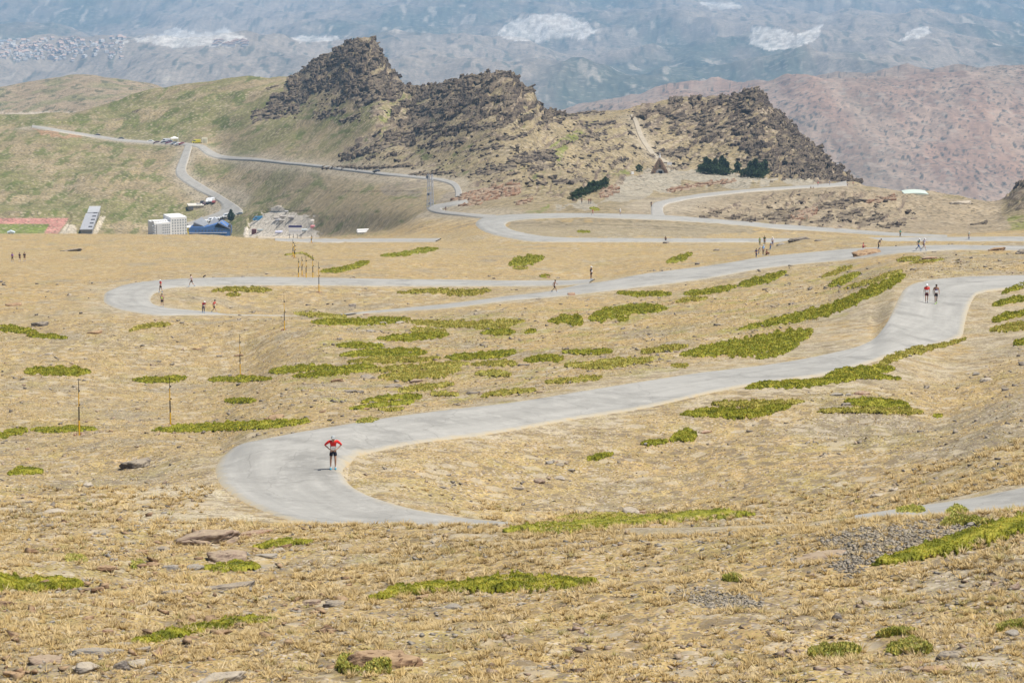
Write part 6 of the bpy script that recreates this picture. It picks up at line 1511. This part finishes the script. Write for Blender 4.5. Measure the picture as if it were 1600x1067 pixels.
for k in range(ni-1): fs.append((no+k, no+k+1, no+k+1+st_, no+k+st_))
m.add(vs, fs); 
rr = random.Random(5)
for i in range(90):
    u_ = rr.random(); e = rr.choice((-1, 1)); z_ = u_*CH_*.93; x_ = e*hw*(1-u_)*rr.uniform(.62, 1.02)
    if abs(x_) < hw*.55 and z_ < CH_*.34: continue
    m.box((x_, rr.uniform(-.25, .1), z_), (rr.uniform(.4, 1.0), .5, rr.uniform(.25, .5)), rr.uniform(-.3, .3))
m.build('stone_wall', m_st, t)
m = MB(); arc2 = [(p[0]*.99, p[1]*.99+.02) for p in arc]
m.prism([(hw*.49, .03)]+arc2+[(-hw*.49, .03)], .55, .75); m.build('arch_infill', M_white, t)
m = MB().box((.25, .50, CH_*.085), (CW*.22, .3, CH_*.16)); m.build('door', mat('door_dark', (.02, .025, .04), .7, 0), t)
m = MB().box((0, -.1, CH_*.46), (CW*.09, .3, CH_*.14)); m.build('niche', mat('niche', (.09, .085, .04), .8, .2), t)
m = MB().box((0, .8, CH_*1.02), (.7, .7, .5)).tube((0, .8, CH_*1.03), (0, .8, CH_*1.22), .38, .16, 8).ball((0, .8, CH_*1.25), .2, 8, 6); m.build('statue', M_white, t)
sg = thing('information_panel', at(1046, 262.5), 'white panel standing right of the chapel', 'sign')
MB().box((0, 0, 2.0), (2.2, .12, 1.3)).build('board', M_white, sg); MB().tube((-.9, 0, -.2), (-.9, 0, 1.4), .06).tube((.9, 0, -.2), (.9, 0, 1.4), .06).build('leg', M_steel, sg)
MB().box((0, 0, .5), (1.3, 1.0, 1.1), .3, .9).build('boulder', M_white); bpy.context.scene.collection.objects['boulder'].location = at(988, 272.5); tag(bpy.context.scene.collection.objects['boulder'], 'small white painted block on the terrace left of the chapel', 'block')

# ------------------------------------------------------------------ pines and dark bushes
def pine(px, py, hpx, wpx, label, group, seed):
    c = at(px, py); mpp = c.y/F; H = hpx*mpp; Wd = wpx*mpp/2; r = np.random.default_rng(seed)
    t = thing('pine_tree', c, label, 'pine tree', r.uniform(0, 6), group)
    MB().tube((0, 0, -.3), (0, 0, H*.85), H*.03, H*.01, 6).build('trunk', mat_trunk, t)
    n = 1500; u = r.random(n); zz = H*(.06+.94*u); rad = Wd*np.clip((1-u)**.5*1.1, 0, 1)*(1+.35*np.sin(zz*3.2/H*3+seed))*(.35+.65*r.random(n)**.5)*1.2; a = r.uniform(0, 2*math.pi, n)
    lump = 1+.3*np.sin(a*3+seed)+.2*np.sin(a*5+zz)
    P_ = np.stack([np.cos(a)*rad*lump, np.sin(a)*rad*lump, zz], -1)
    V, Fa = leaf_quads(P_, H*.085, r, .1); sh = np.repeat(r.uniform(.6, 1.5, n), 3)
    link('crown', np_mesh('crown', V, Fa, np.stack([sh]*3, -1)), M_pine, t); return t
mat_trunk = mat('bark', (.10, .07, .05), .9, .2, 4)
for i, (px, py, h, w) in enumerate([(1094,269,12,10),(1101,271,17,13),(1109,272,22,14),(1117,273,24,14),(1126,274,23,14),(1135,274,21,12),(1103,266,20,10),(1128,268,24,12)]):
    pine(px, py, h, w, ['leftmost low pine of the big clump right of the chapel','second pine from the left of the big clump','third pine from the left of the big clump','tallest pine in the middle of the big clump','pine just right of the tallest one in the big clump','rightmost pine of the big clump','rear pine at the left of the big clump','rear pine at the right of the big clump'][i], 'pines right of the chapel', i)
for i, (px, py, h, w, lb) in enumerate([(1152,270,17,10,'single pine between the two clumps'),(1161,277,13,11,'low front pine of the right clump'),(1172,278,25,13,'second pine of the right clump'),(1180,278,29,13,'tallest pine of the right clump'),(1189,277,22,14,'pine right of the tallest in the right clump'),(1195,272,22,10,'rightmost rear pine of the right clump'),(1186,279,12,12,'small front pine of the right clump'),(998,269,12,10,'small lone pine left of the chapel'),(361,346,18,9,'lone conifer by the parking area above the blue lodge'),(1310,330,0,0,'')]):
    if h: pine(px, py, h, w, lb, 'pines right of the chapel' if i < 7 else None, 20+i)
for i in range(9):
    px = 896+i*6.2; py = 312-i*2.6+(1 if i % 2 else 0)
    pine(px, py, 12+3*math.sin(i*1.7)+(3 if 1 < i < 8 else 0), 12, ['leftmost','second','third','fourth','middle','sixth','seventh','eighth','rightmost'][i]+' dark bush from the left in the slanting row under the slope', 'row of dark bushes', 50+i)

# ------------------------------------------------------------------ buildings
def frame_at(px, py, rz, name, label, cat, group=None): return thing(name, at(px, py, 14.6 if py > 355 else 0), label, cat, rz, group)
M_blue = mat('blue_panels', (.08, .17, .40), .6, .12, .5); M_roof = mat('slate_roof', (.24, .25, .27), .7, .12, .6); M_yelb = mat('yellow_panels', (.80, .62, .04), .6, .08, .5)
M_beige = mat('beige_stone', (.50, .42, .29), .85, .15, .8); M_grey = mat('grey_concrete', (.38, .37, .35), .85, .12, .6); M_dgrey = mat('dark_grey', (.12, .12, .13), .8, .15, 1); M_lgrey = mat('light_grey', (.60, .60, .60), .7, .06, 1)
# white apartment block: px 235-290, roof y 338-345, foot hidden at 367
M_apw = mat('grey_window', (.36, .38, .41), .4, .05, 1, .4)  # one even mid-grey for all the panes
def apartment():
    c = at(266, 367.5, 14.6); s = c.y/F; t = thing('apartment_block', c+Vector((0, 0, -3)), 'white five-storey apartment block with rows of small windows left of the blue lodge', 'building', R(24))
    x = lambda p: (p-262)*s
    hL, hR = 21*s+3, 28*s+3
    lf = [(235, 262, hL, -2.0, 8), (262, 290, hR, 0.0, 9)]
    m = MB().box(((x(235.5)+x(263))/2, 5, hL/2), (x(263)-x(235.5), 12, hL)); m.build('left_wing', M_white, t)
    m2 = MB().box(((x(263)+x(289.5))/2, 6.5, hR/2), (x(289.5)-x(263)-.1, 14, hR)); m2.build('right_wing', M_white, t)
    m = MB().box((x(243.5), -1.02-.2, hL*.5), (3.0, .5, hL*.92)); m.build('stair_tower', M_lgrey, t)
    for k in range(6):
        m = MB().box((x(237+k*4.2), 2+k*.3, hL+.45), (1.1, 4.5, .9)); m.build('chimney', M_white, t)
    for r_ in range(5):
        zz = 3.2+r_*(hL-3.4)/5
        for k in range(8):
            xx = x(236.2+k*3.4)
            if abs(xx-x(243.5)) < 1.6: continue
            MB().box((xx, -1.05, zz+.2), (.8, .12, .8)).build('window', M_apw, t)
    for r_ in range(6):
        zz = 3.3+r_*(hR-3.6)/6
        for k in range(6): MB().box((x(266+k*4.3), -.55, zz+.25), (.75, .12, .8)).build('window', M_apw, t)
    m = MB()
    for r_ in range(5): m.box((x(235.2)-.4, 0, 3+r_*(hL-3.2)/5), (.9, 2.2, .25))
    m.build('balconies', M_lgrey, t)
apartment()
t = frame_at(289, 366.5, R(-4), 'yellow_building', 'bright yellow low building between the white block and the blue lodge', 'building'); s = t.location.y/F
MB().box((0, 4, 5.2*s), (15*s, 7, 10.5*s)).build('wall', M_yelb, t); MB().box((0, 4, 10.7*s), (15.6*s, 7.4, .3)).build('roof', M_lgrey, t)
for k in range(4): MB().box((-5*s+k*3.4*s, .42, 6.5*s), (1.4*s, .12, 1.6*s)).build('window', M_dkglass, t)
MB().box((-2, -.6, 1.0*s), (20*s, 2.4, 4*s)).build('annex', M_grey, t)
def lodge():
    c = at(328, 369.5, 14.6); s = c.y/F; t = thing('mountain_lodge', c+Vector((0, 0, -.6)), 'long blue lodge with grey pitched roofs and a row of dark windows', 'building')
    z0 = 2.5
    pts = [(-33*s, 0), (-33*s, z0+6*s), (-29*s, z0+9*s), (-8*s, z0+9*s), (0, z0+11*s), (17*s, z0+16*s), (32*s, z0+7*s), (32*s, 0)]
    MB().prism(pts, 0, 11).build('wall', M_blue, t)
    # row of windows
    for k in range(9):
        w = MB().box((-22*s+k*5.2*s, -.05, z0+3.1*s+k*.18*s), (1.9*s, .14, 2.0*s)).build('window', M_dkglass, t)
    MB().box((-3*s, -.1, z0+.2*s), (60*s, .25, .5*s)).build('band', M_white, t)
    MB().box((31*s, 3, z0+2.6*s), (3.2*s, 5, 5.2*s+5)).build('end_wall', M_dgrey, t)
    # lean-to roof on the front
    def slab(p, nm, th=.35):
        m = MB(); n = len(p); vs = [Vector(q) for q in p]+[Vector(q)+Vector((0, 0, -th)) for q in p]
        m.add(vs, [tuple(range(n)), tuple(range(2*n-1, n-1, -1))]+[(i, i+n, (i+1) % n+n, (i+1) % n) for i in range(n)]); return m.build(nm, M_roof if 'roof' in nm else M_blue, t)
    slab([(-26*s, 4, z0+15.5*s), (-10*s, 1.0, z0+10*s), (-4*s, 9, z0+10.5*s), (-17*s, 14, z0+19.5*s)], 'left_roof')
    slab([(-4*s, 5, z0+10.5*s), (4.5*s, 1.5, z0+10.5*s), (13*s, 8, z0+16.2*s), (3*s, 14, z0+19*s)], 'right_roof')
    slab([(13*s, -.2, z0+16.3*s), (8*s, -.2, z0+10.5*s), (33*s, -.2, z0+6.6*s), (17*s, 9, z0+16.6*s)], 'side_roof')
    MB().prism([(-26*s, z0+6*s), (-26*s, z0+15.2*s), (-10*s, z0+9.7*s), (-10*s, z0+6*s)], 1.5, 9).build('gable', M_dgrey, t)
    MB().box((14*s, 5, z0+17.5*s), (1.8*s, 1.5, 2.2*s)).build('chimney', M_dgrey, t)
lodge()
t = frame_at(307, 328, R(12), 'stone_house', 'flat-roofed beige house beside the descending road', 'building'); s = t.location.y/F
MB().box((0, 5, 2.6*s+.0), (24*s, 9, 7*s)).build('wall', M_beige, t); MB().box((0, 5, 6.3*s), (25*s, 9.6, .35)).build('roof', mat('pale_roof', (.60, .56, .48), .8, .1, .6), t)
MB().box((-8.5*s, .2, 2.9*s), (7*s, .8, 5*s)).build('garage', M_dgrey, t); MB().box((5*s, 4.5, 6.9*s), (6*s, 2.5, .9)).build('roof_hatch', M_grey, t)
for k in range(4): MB().box((0+k*3*s, .42, 3.4*s), (1*s, .12, 1.1*s)).build('window', M_dkglass, t)
# grandstand and track house
c = at(135, 367, 14.6); s = c.y/F; c2 = at(150, 329, 14.6)
t = thing('sports_hall', c+Vector((0, 0, -.5)), 'long grey sports hall with a stepped flat roof beside the running track', 'building')
dv = (c2-c); dv.z = 0; dl = dv.length; ang = math.atan2(-dv.x, dv.y)
t.rotation_euler = (0, 0, ang)
wh = 10*s
MB().box((0, dl*.30, 2.0), (2*wh*.9, dl*.58, 2.6)).build('wall', mat('hall_wall', (.32, .31, .31), .8, .1, .5), t)
MB().box((0, dl*.30, 3.2), (2*wh, dl*.60, .45)).build('roof', mat('hall_roof', (.36, .36, .37), .7, .1, .4), t)
MB().box((.5, dl*.72, 2.0), (2*wh*.85, dl*.22, 3.0)).build('rear_wall', M_grey, t); MB().box((.5, dl*.72, 3.7), (2*wh*.95, dl*.24, .4)).build('rear_roof', mat('hall_roof2', (.42, .42, .42), .7, .1, .4), t)
for k in range(6): MB().box((wh*.55, dl*(.08+.13*k), 3.6), (2.0, 2.4, .45)).build('skylight', M_dgrey, t)
t = frame_at(17, 366.5, R(10), 'hut', 'pale grey hut at the left edge beside the running track', 'hut'); s = t.location.y/F
MB().box((0, 2, 1.4*s), (10*s, 4, 3*s)).build('wall', M_lgrey, t); MB().prism([(-5.6*s, 2.9*s), (0, 5.6*s), (7*s, 2.7*s)], -.2, 4.3).build('roof', mat('hut_roof', (.52, .58, .60), .6, .05, 1), t)
MB().box((-3*s, -.05, 1.8*s), (1.2*s, .12, 1.8*s)).build('door', M_dgrey, t)

# pale green dome beyond the bank
c = at(1437, 306.5); s = c.y/F
t = thing('dome_roof_building', c+Vector((0, 8, -2)), 'pale green domed roof showing over the bank at right', 'building')
MB().box((0, 4, 0), (36*s, 8, 3.2)).build('wall', M_lgrey, t)
pts = [(x_*19*s, 1.6+(1-x_*x_)*2.0*s) for x_ in np.linspace(-1, 1, 15)]
MB().prism([(-19*s, 1.4)]+pts+[(19*s, 1.4)], -.5, 9).build('roof', mat('mint_roof', (.56, .63, .54), .5, .04, 1), t)

# ------------------------------------------------------------------ vehicles
M_tyre = mat('tyre', (.02, .02, .02), .8, 0)
def vehicle(px, py, rz, c, label, kind='car', group=None, m=None):
    p = at(px, py); t = thing('parked_'+kind, p, label, kind, R(rz), group); bm_ = mat(kind+'_paint', c, .35, .03, 1, .5)
    if kind == 'car': Ln, Wd, prof = 4.3, 1.75, [(-2.15,.35),(-2.15,.85),(-1.3,.95),(-.85,1.42),(.9,1.45),(1.7,.98),(2.15,.9),(2.15,.35)]; win = [(-1.15,.97),(-.8,1.36),(.82,1.38),(1.45,.99)]
    else: Ln, Wd, prof = 5.4, 2.0, [(-2.7,.4),(-2.7,1.1),(-2.1,1.3),(-1.5,2.3),(2.6,2.35),(2.7,.4)]; win = [(-2.0,1.35),(-1.5,2.1),(-.4,2.15),(-.4,1.4)]
    MB().prism(prof, -Wd/2, Wd/2).build('body', bm_, t)
    MB().prism(win, -Wd/2-.02, Wd/2+.02).build('window', M_dkglass, t)
    for sx in (-1, 1):
        for sy in (-1, 1): MB().tube((sx*Ln*.31, sy*(Wd/2-.2), .33), (sx*Ln*.31, sy*(Wd/2+.03), .33), .33, .33, 12).build('wheel', M_tyre, t)
    return t
W_, K_, R_, S_ = (.80, .80, .80), (.03, .03, .035), (.35, .03, .05), (.35, .37, .42)
vehicle(245.5, 224.5, 5, (.12, .02, .03), 'dark red car parked farthest left on the old road', group='cars parked at the road junction')
vehicle(256.5, 224.5, 0, K_, 'black car next to the white van at the road junction', group='cars parked at the road junction')
vehicle(259, 222.5, 5, W_, 'white van behind the black car at the road junction', 'van', group='cars parked at the road junction')
vehicle(264, 225, 5, (.20, .03, .08), 'maroon car left of the white awning', group='cars parked at the road junction')
vehicle(265, 222.5, 0, S_, 'silver car behind the maroon one', group='cars parked at the road junction')
vehicle(272.5, 226, 10, S_, 'grey car under the white awning', group='cars parked at the road junction')
vehicle(278.5, 227, 5, W_, 'white car right of the grey car at the junction', group='cars parked at the road junction')
vehicle(284.5, 226.5, 5, R_, 'red car nearest the road junction', group='cars parked at the road junction')
vehicle(235, 222.8, 5, W_, 'white car alone at the left on the old road', group='cars parked at the road junction')
vehicle(307, 224, 0, (.75, .65, .05), 'yellow van across the road from the parked cars', 'van')
vehicle(292, 318, 0, K_, 'dark car behind the beige house', group='cars behind the beige house') if False else None
for (px, py, c, kd, lb) in [(316,318,K_,'car','leftmost dark car behind the beige house'),(320,320,(.12,.08,.09),'car','dark brown car behind the beige house'),(326,316.5,W_,'van','left white van behind the beige house'),(331,315.8,W_,'van','right white van behind the beige house'),(334.5,317.5,(.25,.05,.05),'car','dark red car right of the two white vans')]:
    vehicle(px, py, 80, c, lb, kd, 'vehicles behind the beige house')
for i, (px, py) in enumerate([(322,350),(326,348.5),(331,346.5),(335,345.5),(339,344.5),(343,343.5),(347,342.5),(351,341),(355,340),(359,339.5),(364,338.5)]):
    vehicle(px, py, 25, (.82, .82, .82) if i % 3 != 1 else (.66, .66, .68), ['first','second','third','fourth','fifth','sixth','seventh','eighth','ninth','tenth','eleventh'][i]+' from the left in the pale row of vehicles above the blue lodge', 'van' if i in (0, 2, 8) else 'car', 'row of pale vehicles above the blue lodge')
vehicle(375.5, 336, 0, (.25, .27, .28), 'grey car at the tip of the parking area')
vehicle(403, 345, 10, (.04, .20, .38), 'blue and white van at the left of the gravel lot', 'van')
vehicle(152, 213, 5, K_, 'dark car on the old road near the rock', group='dark vehicles on the hill road')
vehicle(189, 218.5, 5, K_, 'dark car on the old road midway to the junction', group='dark vehicles on the hill road')
vehicle(589, 270, 5, K_, 'dark car on the hill road left of the mast', group='dark vehicles on the hill road')
# awning, container, hoarding, lot things
t = frame_at(272.5, 222, 0, 'awning', 'white peaked awning among the cars at the road junction', 'awning')
MB().add([Vector(q) for q in [(-2.6,-1.8,2.3),(2.6,-1.8,2.3),(2.6,1.8,2.3),(-2.6,1.8,2.3),(0,0,3.6)]], [(0,1,4),(1,2,4),(2,3,4),(3,0,4),(3,2,1,0)]).build('canopy', M_white, t)
for sx in (-2.5, 2.5):
    for sy in (-1.7, 1.7): MB().tube((sx, sy, 0), (sx, sy, 2.3), .05).build('leg', M_steel, t)
t = frame_at(278.5, 221.5, 0, 'flag_pole', 'thin white pole standing among the parked cars', 'pole'); MB().tube((0, 0, 0), (0, 0, 5.0), .16, .10, 6).build('pole', M_white, t); MB().ball((0, 0, 5.05), .2, 8, 6).build('finial', M_white, t)
t = frame_at(319.5, 224, 0, 'container', 'cream box container at the right end of the road junction', 'container'); MB().box((0, 1.3, 1.5), (3.4, 2.6, 3.0)).build('shell', mat('cream', (.72, .68, .50), .7, .05, 1), t); MB().box((0, -.03, 1.4), (1.6, .05, 2.4)).build('door', mat('cream2', (.60, .56, .40), .7, .05, 1), t)
c = at(461.5, 373, 14.6); s = c.y/F; t = thing('hoarding', c, 'large white hoarding with a navy top band standing on posts in the gravel lot', 'billboard'); z1 = 7.5*s
MB().box((0, 0, z1+5.3*s), (20.5*s, .3, 10.6*s)).build('board', M_white, t); MB().box((0, -.02, z1+12*s), (21*s, .34, 2.8*s)).build('top_band', mat('navy', (.03, .025, .14), .6, .05, 1), t)
gl = MB()
for k in range(5): gl.box((-8.2*s+k*4*s, -.2, z1+4.5*s+(k % 2)*1.2*s), (2.4*s, .05, 1.6*s))
gl.build('printed_panels', mat('faint_print', (.70, .72, .78), .7, .05, 1), t)
for xx in (-9, -3, 3, 9): MB().tube((xx*s, .15, -1), (xx*s, .15, z1+.4), .12, None, 6).build('post', M_dgrey, t)
def stack(px, py, w, h, d, c, label, nm='slab_stack', cat='stack of slabs', rz=0, grp='stacks in the gravel lot', layers=4):
    p = at(px, py, 14.6 if py > 355 else 0); s = p.y/F; t = thing(nm, p, label, cat, R(rz), grp)
    mm_ = mat(nm, c, .85, .15, .7)
    for k in range(layers): MB().box((0, 0, h*s*(k+.5)/layers), (w*s*(1-.03*k), d, h*s/layers*.82), .02*(k % 2)).build('layer', mm_, t)
for a in [(434,342,12,2.5,4,(.36,.32,.28),'brown slab stack at the upper left of the lot'),(444,340,14,3,4,(.38,.34,.30),'long slab stack in the middle of the lot'),(457,341,13,3,4,(.40,.36,.32),'slab stack right of the long one in the lot'),(449,331.5,9,2,3,(.40,.38,.36),'farthest slab stack at the top of the lot'),(443,345.5,15,2,4,(.33,.30,.26),'front slab stack in the lot'),(458,342.5,9,1.2,3,(.10,.09,.09),'low black stack in the lot')]:
    stack(*a)
stack(432.5, 346, 4, 3, 3, (.30, .29, .30), 'small grey machine block left of the slab stacks', 'machine', 'machine', 0, None, 2)
stack(436.5, 346, 4.5, 3.6, 3, (.55, .55, .56), 'pale grey machine block left of the slab stacks', 'machine', 'machine', 0, None, 2)
stack(397, 365.5, 7.5, 7.5, 3, (.13, .05, .05), 'dark maroon machine at the left of the gravel lot', 'machine', 'machine', 0, None, 3)
stack(408, 361, 12, 2.5, 3, (.34, .37, .36), 'row of grey barriers beside the maroon machine', 'barrier_row', 'barriers', 0, None, 2)
stack(438, 364, 16, 2.6, 4, (.50, .50, .60), 'lilac-grey material pile left of the hoarding', 'material_pile', 'pile', 0, None, 3)
stack(478, 361, 14, 3, 4, (.42, .45, .44), 'grey barriers right of the hoarding', 'barrier_row', 'barriers', 0, None, 2)
stack(489, 356, 8, 3.5, 3, (.58, .22, .22), 'red and white load at the right end of the lot', 'material_pile', 'pile', 0, None, 3)
stack(488, 349, 6, 5, 3, (.66, .60, .52), 'pale box pile at the right end of the lot', 'material_pile', 'pile', 0, None, 3)
c = at(568, 365.5); s = c.y/F; t = thing('white_pipes', c, 'white pipe rack lying in the scrub between the lot and the road', 'pipes', R(14))
for k in range(3): MB().tube((-10*s, k*.9, .8+(.7 if k == 1 else 0)), (10*s, k*.9, .8+(.7 if k == 1 else 0)), .45, None, 10).build('pipe', M_white, t)
for k in range(5): MB().box((-8*s+k*4*s, .9, .35), (.5, 3.0, .7)).build('cradle', M_grey, t)

# ------------------------------------------------------------------ town and viaduct in the far valley
M_hw = mat('town_white', (.64, .60, .55), .8, .08, .05); M_ht = mat('town_roof', (.50, .36, .28), .8, .15, .05)
hm_ = [MB().box((0, 0, 4), (14, 12, 8)).mesh('wall'), MB().prism([(-8, 8), (0, 12.5), (8, 8)], -7, 7).mesh('roof')]
hm_[0].materials.append(M_hw); hm_[1].materials.append(M_ht)
r = np.random.default_rng(99); k = 0
while k < 230:
    px = r.uniform(-5, 195); py = r.normal(78, 10)-.06*(px-80)
    if not (60 < py < 97): continue
    if r.random() > (1 if px < 120 else .5): continue
    p = at(px, py); s_ = r.uniform(.5, 1.25); turn = r.uniform(0, 3.1)
    t = link('house', None, loc=p, rot=(0, 0, turn)); t.scale = (s_, s_, s_*r.uniform(.8, 1.2)); tag(t, 'pale house in the hazy town in the far valley at upper left', 'house', 'houses of the far town')
    a_ = link('wall', hm_[0], None, t)
    if r.random() < .6: link('roof', hm_[1], None, t)
    k += 1
for k in range(16):
    px = r.uniform(334, 385); py = r.uniform(66, 74); p = at(px, py); t = link('industrial_shed', None, loc=p, rot=(0, 0, .2)); t.scale = (1.6, 1.2, 1.0)
    tag(t, 'small shed in the row at the foot of the far left quarry', 'shed', 'sheds under the far left quarry'); link('wall', hm_[0], None, t); link('roof', hm_[1], None, t)
pA = at(-30, 66); pB = at(72, 66.5); zt = CAMZ-(63+330)/F*pA.y*.985; yv = pA.y*.97
t = thing('viaduct', (0, 0, 0), 'thin motorway viaduct on tall piers beyond the town at the left edge', 'viaduct')
xa = (-60-800)/F*yv; xb = (72-800)/F*yv; zt = CAMZ+yv*rz_(64.0)/ry_(64.0)
MB().box(((xa+xb)/2, yv, zt), (xb-xa, 14, 4)).build('deck', M_lgrey, t)
for px in (-28, -8, 11, 31, 50):
    x_ = (px-800)/F*yv; g_ = gz(x_, yv); MB().box((x_, yv, (zt+g_)/2-2), (7, 8, max(6, zt-g_)-4)).build('pier', M_lgrey, t)

def add_haze():
    m = bpy.data.materials.new('air'); m.use_nodes = True; nt = m.node_tree; nt.nodes.clear()
    v = nt.nodes.new('ShaderNodeVolumePrincipled'); o_ = nt.nodes.new('ShaderNodeOutputMaterial')
    v.inputs['Color'].default_value = (.43, .69, 1.0, 1); v.inputs['Density'].default_value = 5.9e-5; v.inputs['Anisotropy'].default_value = 0.0
    nt.links.new(v.outputs[0], o_.inputs['Volume'])
    zt = max(CAMZ+5, float(GZ.max())+20); zb_ = float(GZ.min())-1.5
    o = MB().box((0, 12400, (zt+zb_)/2), (30000, 25800, zt-zb_)).build('haze', m); tag(o, kind='stuff', label='pale blue air between the hills and the far mountains')
add_haze()
print('done', time.time()-T00)
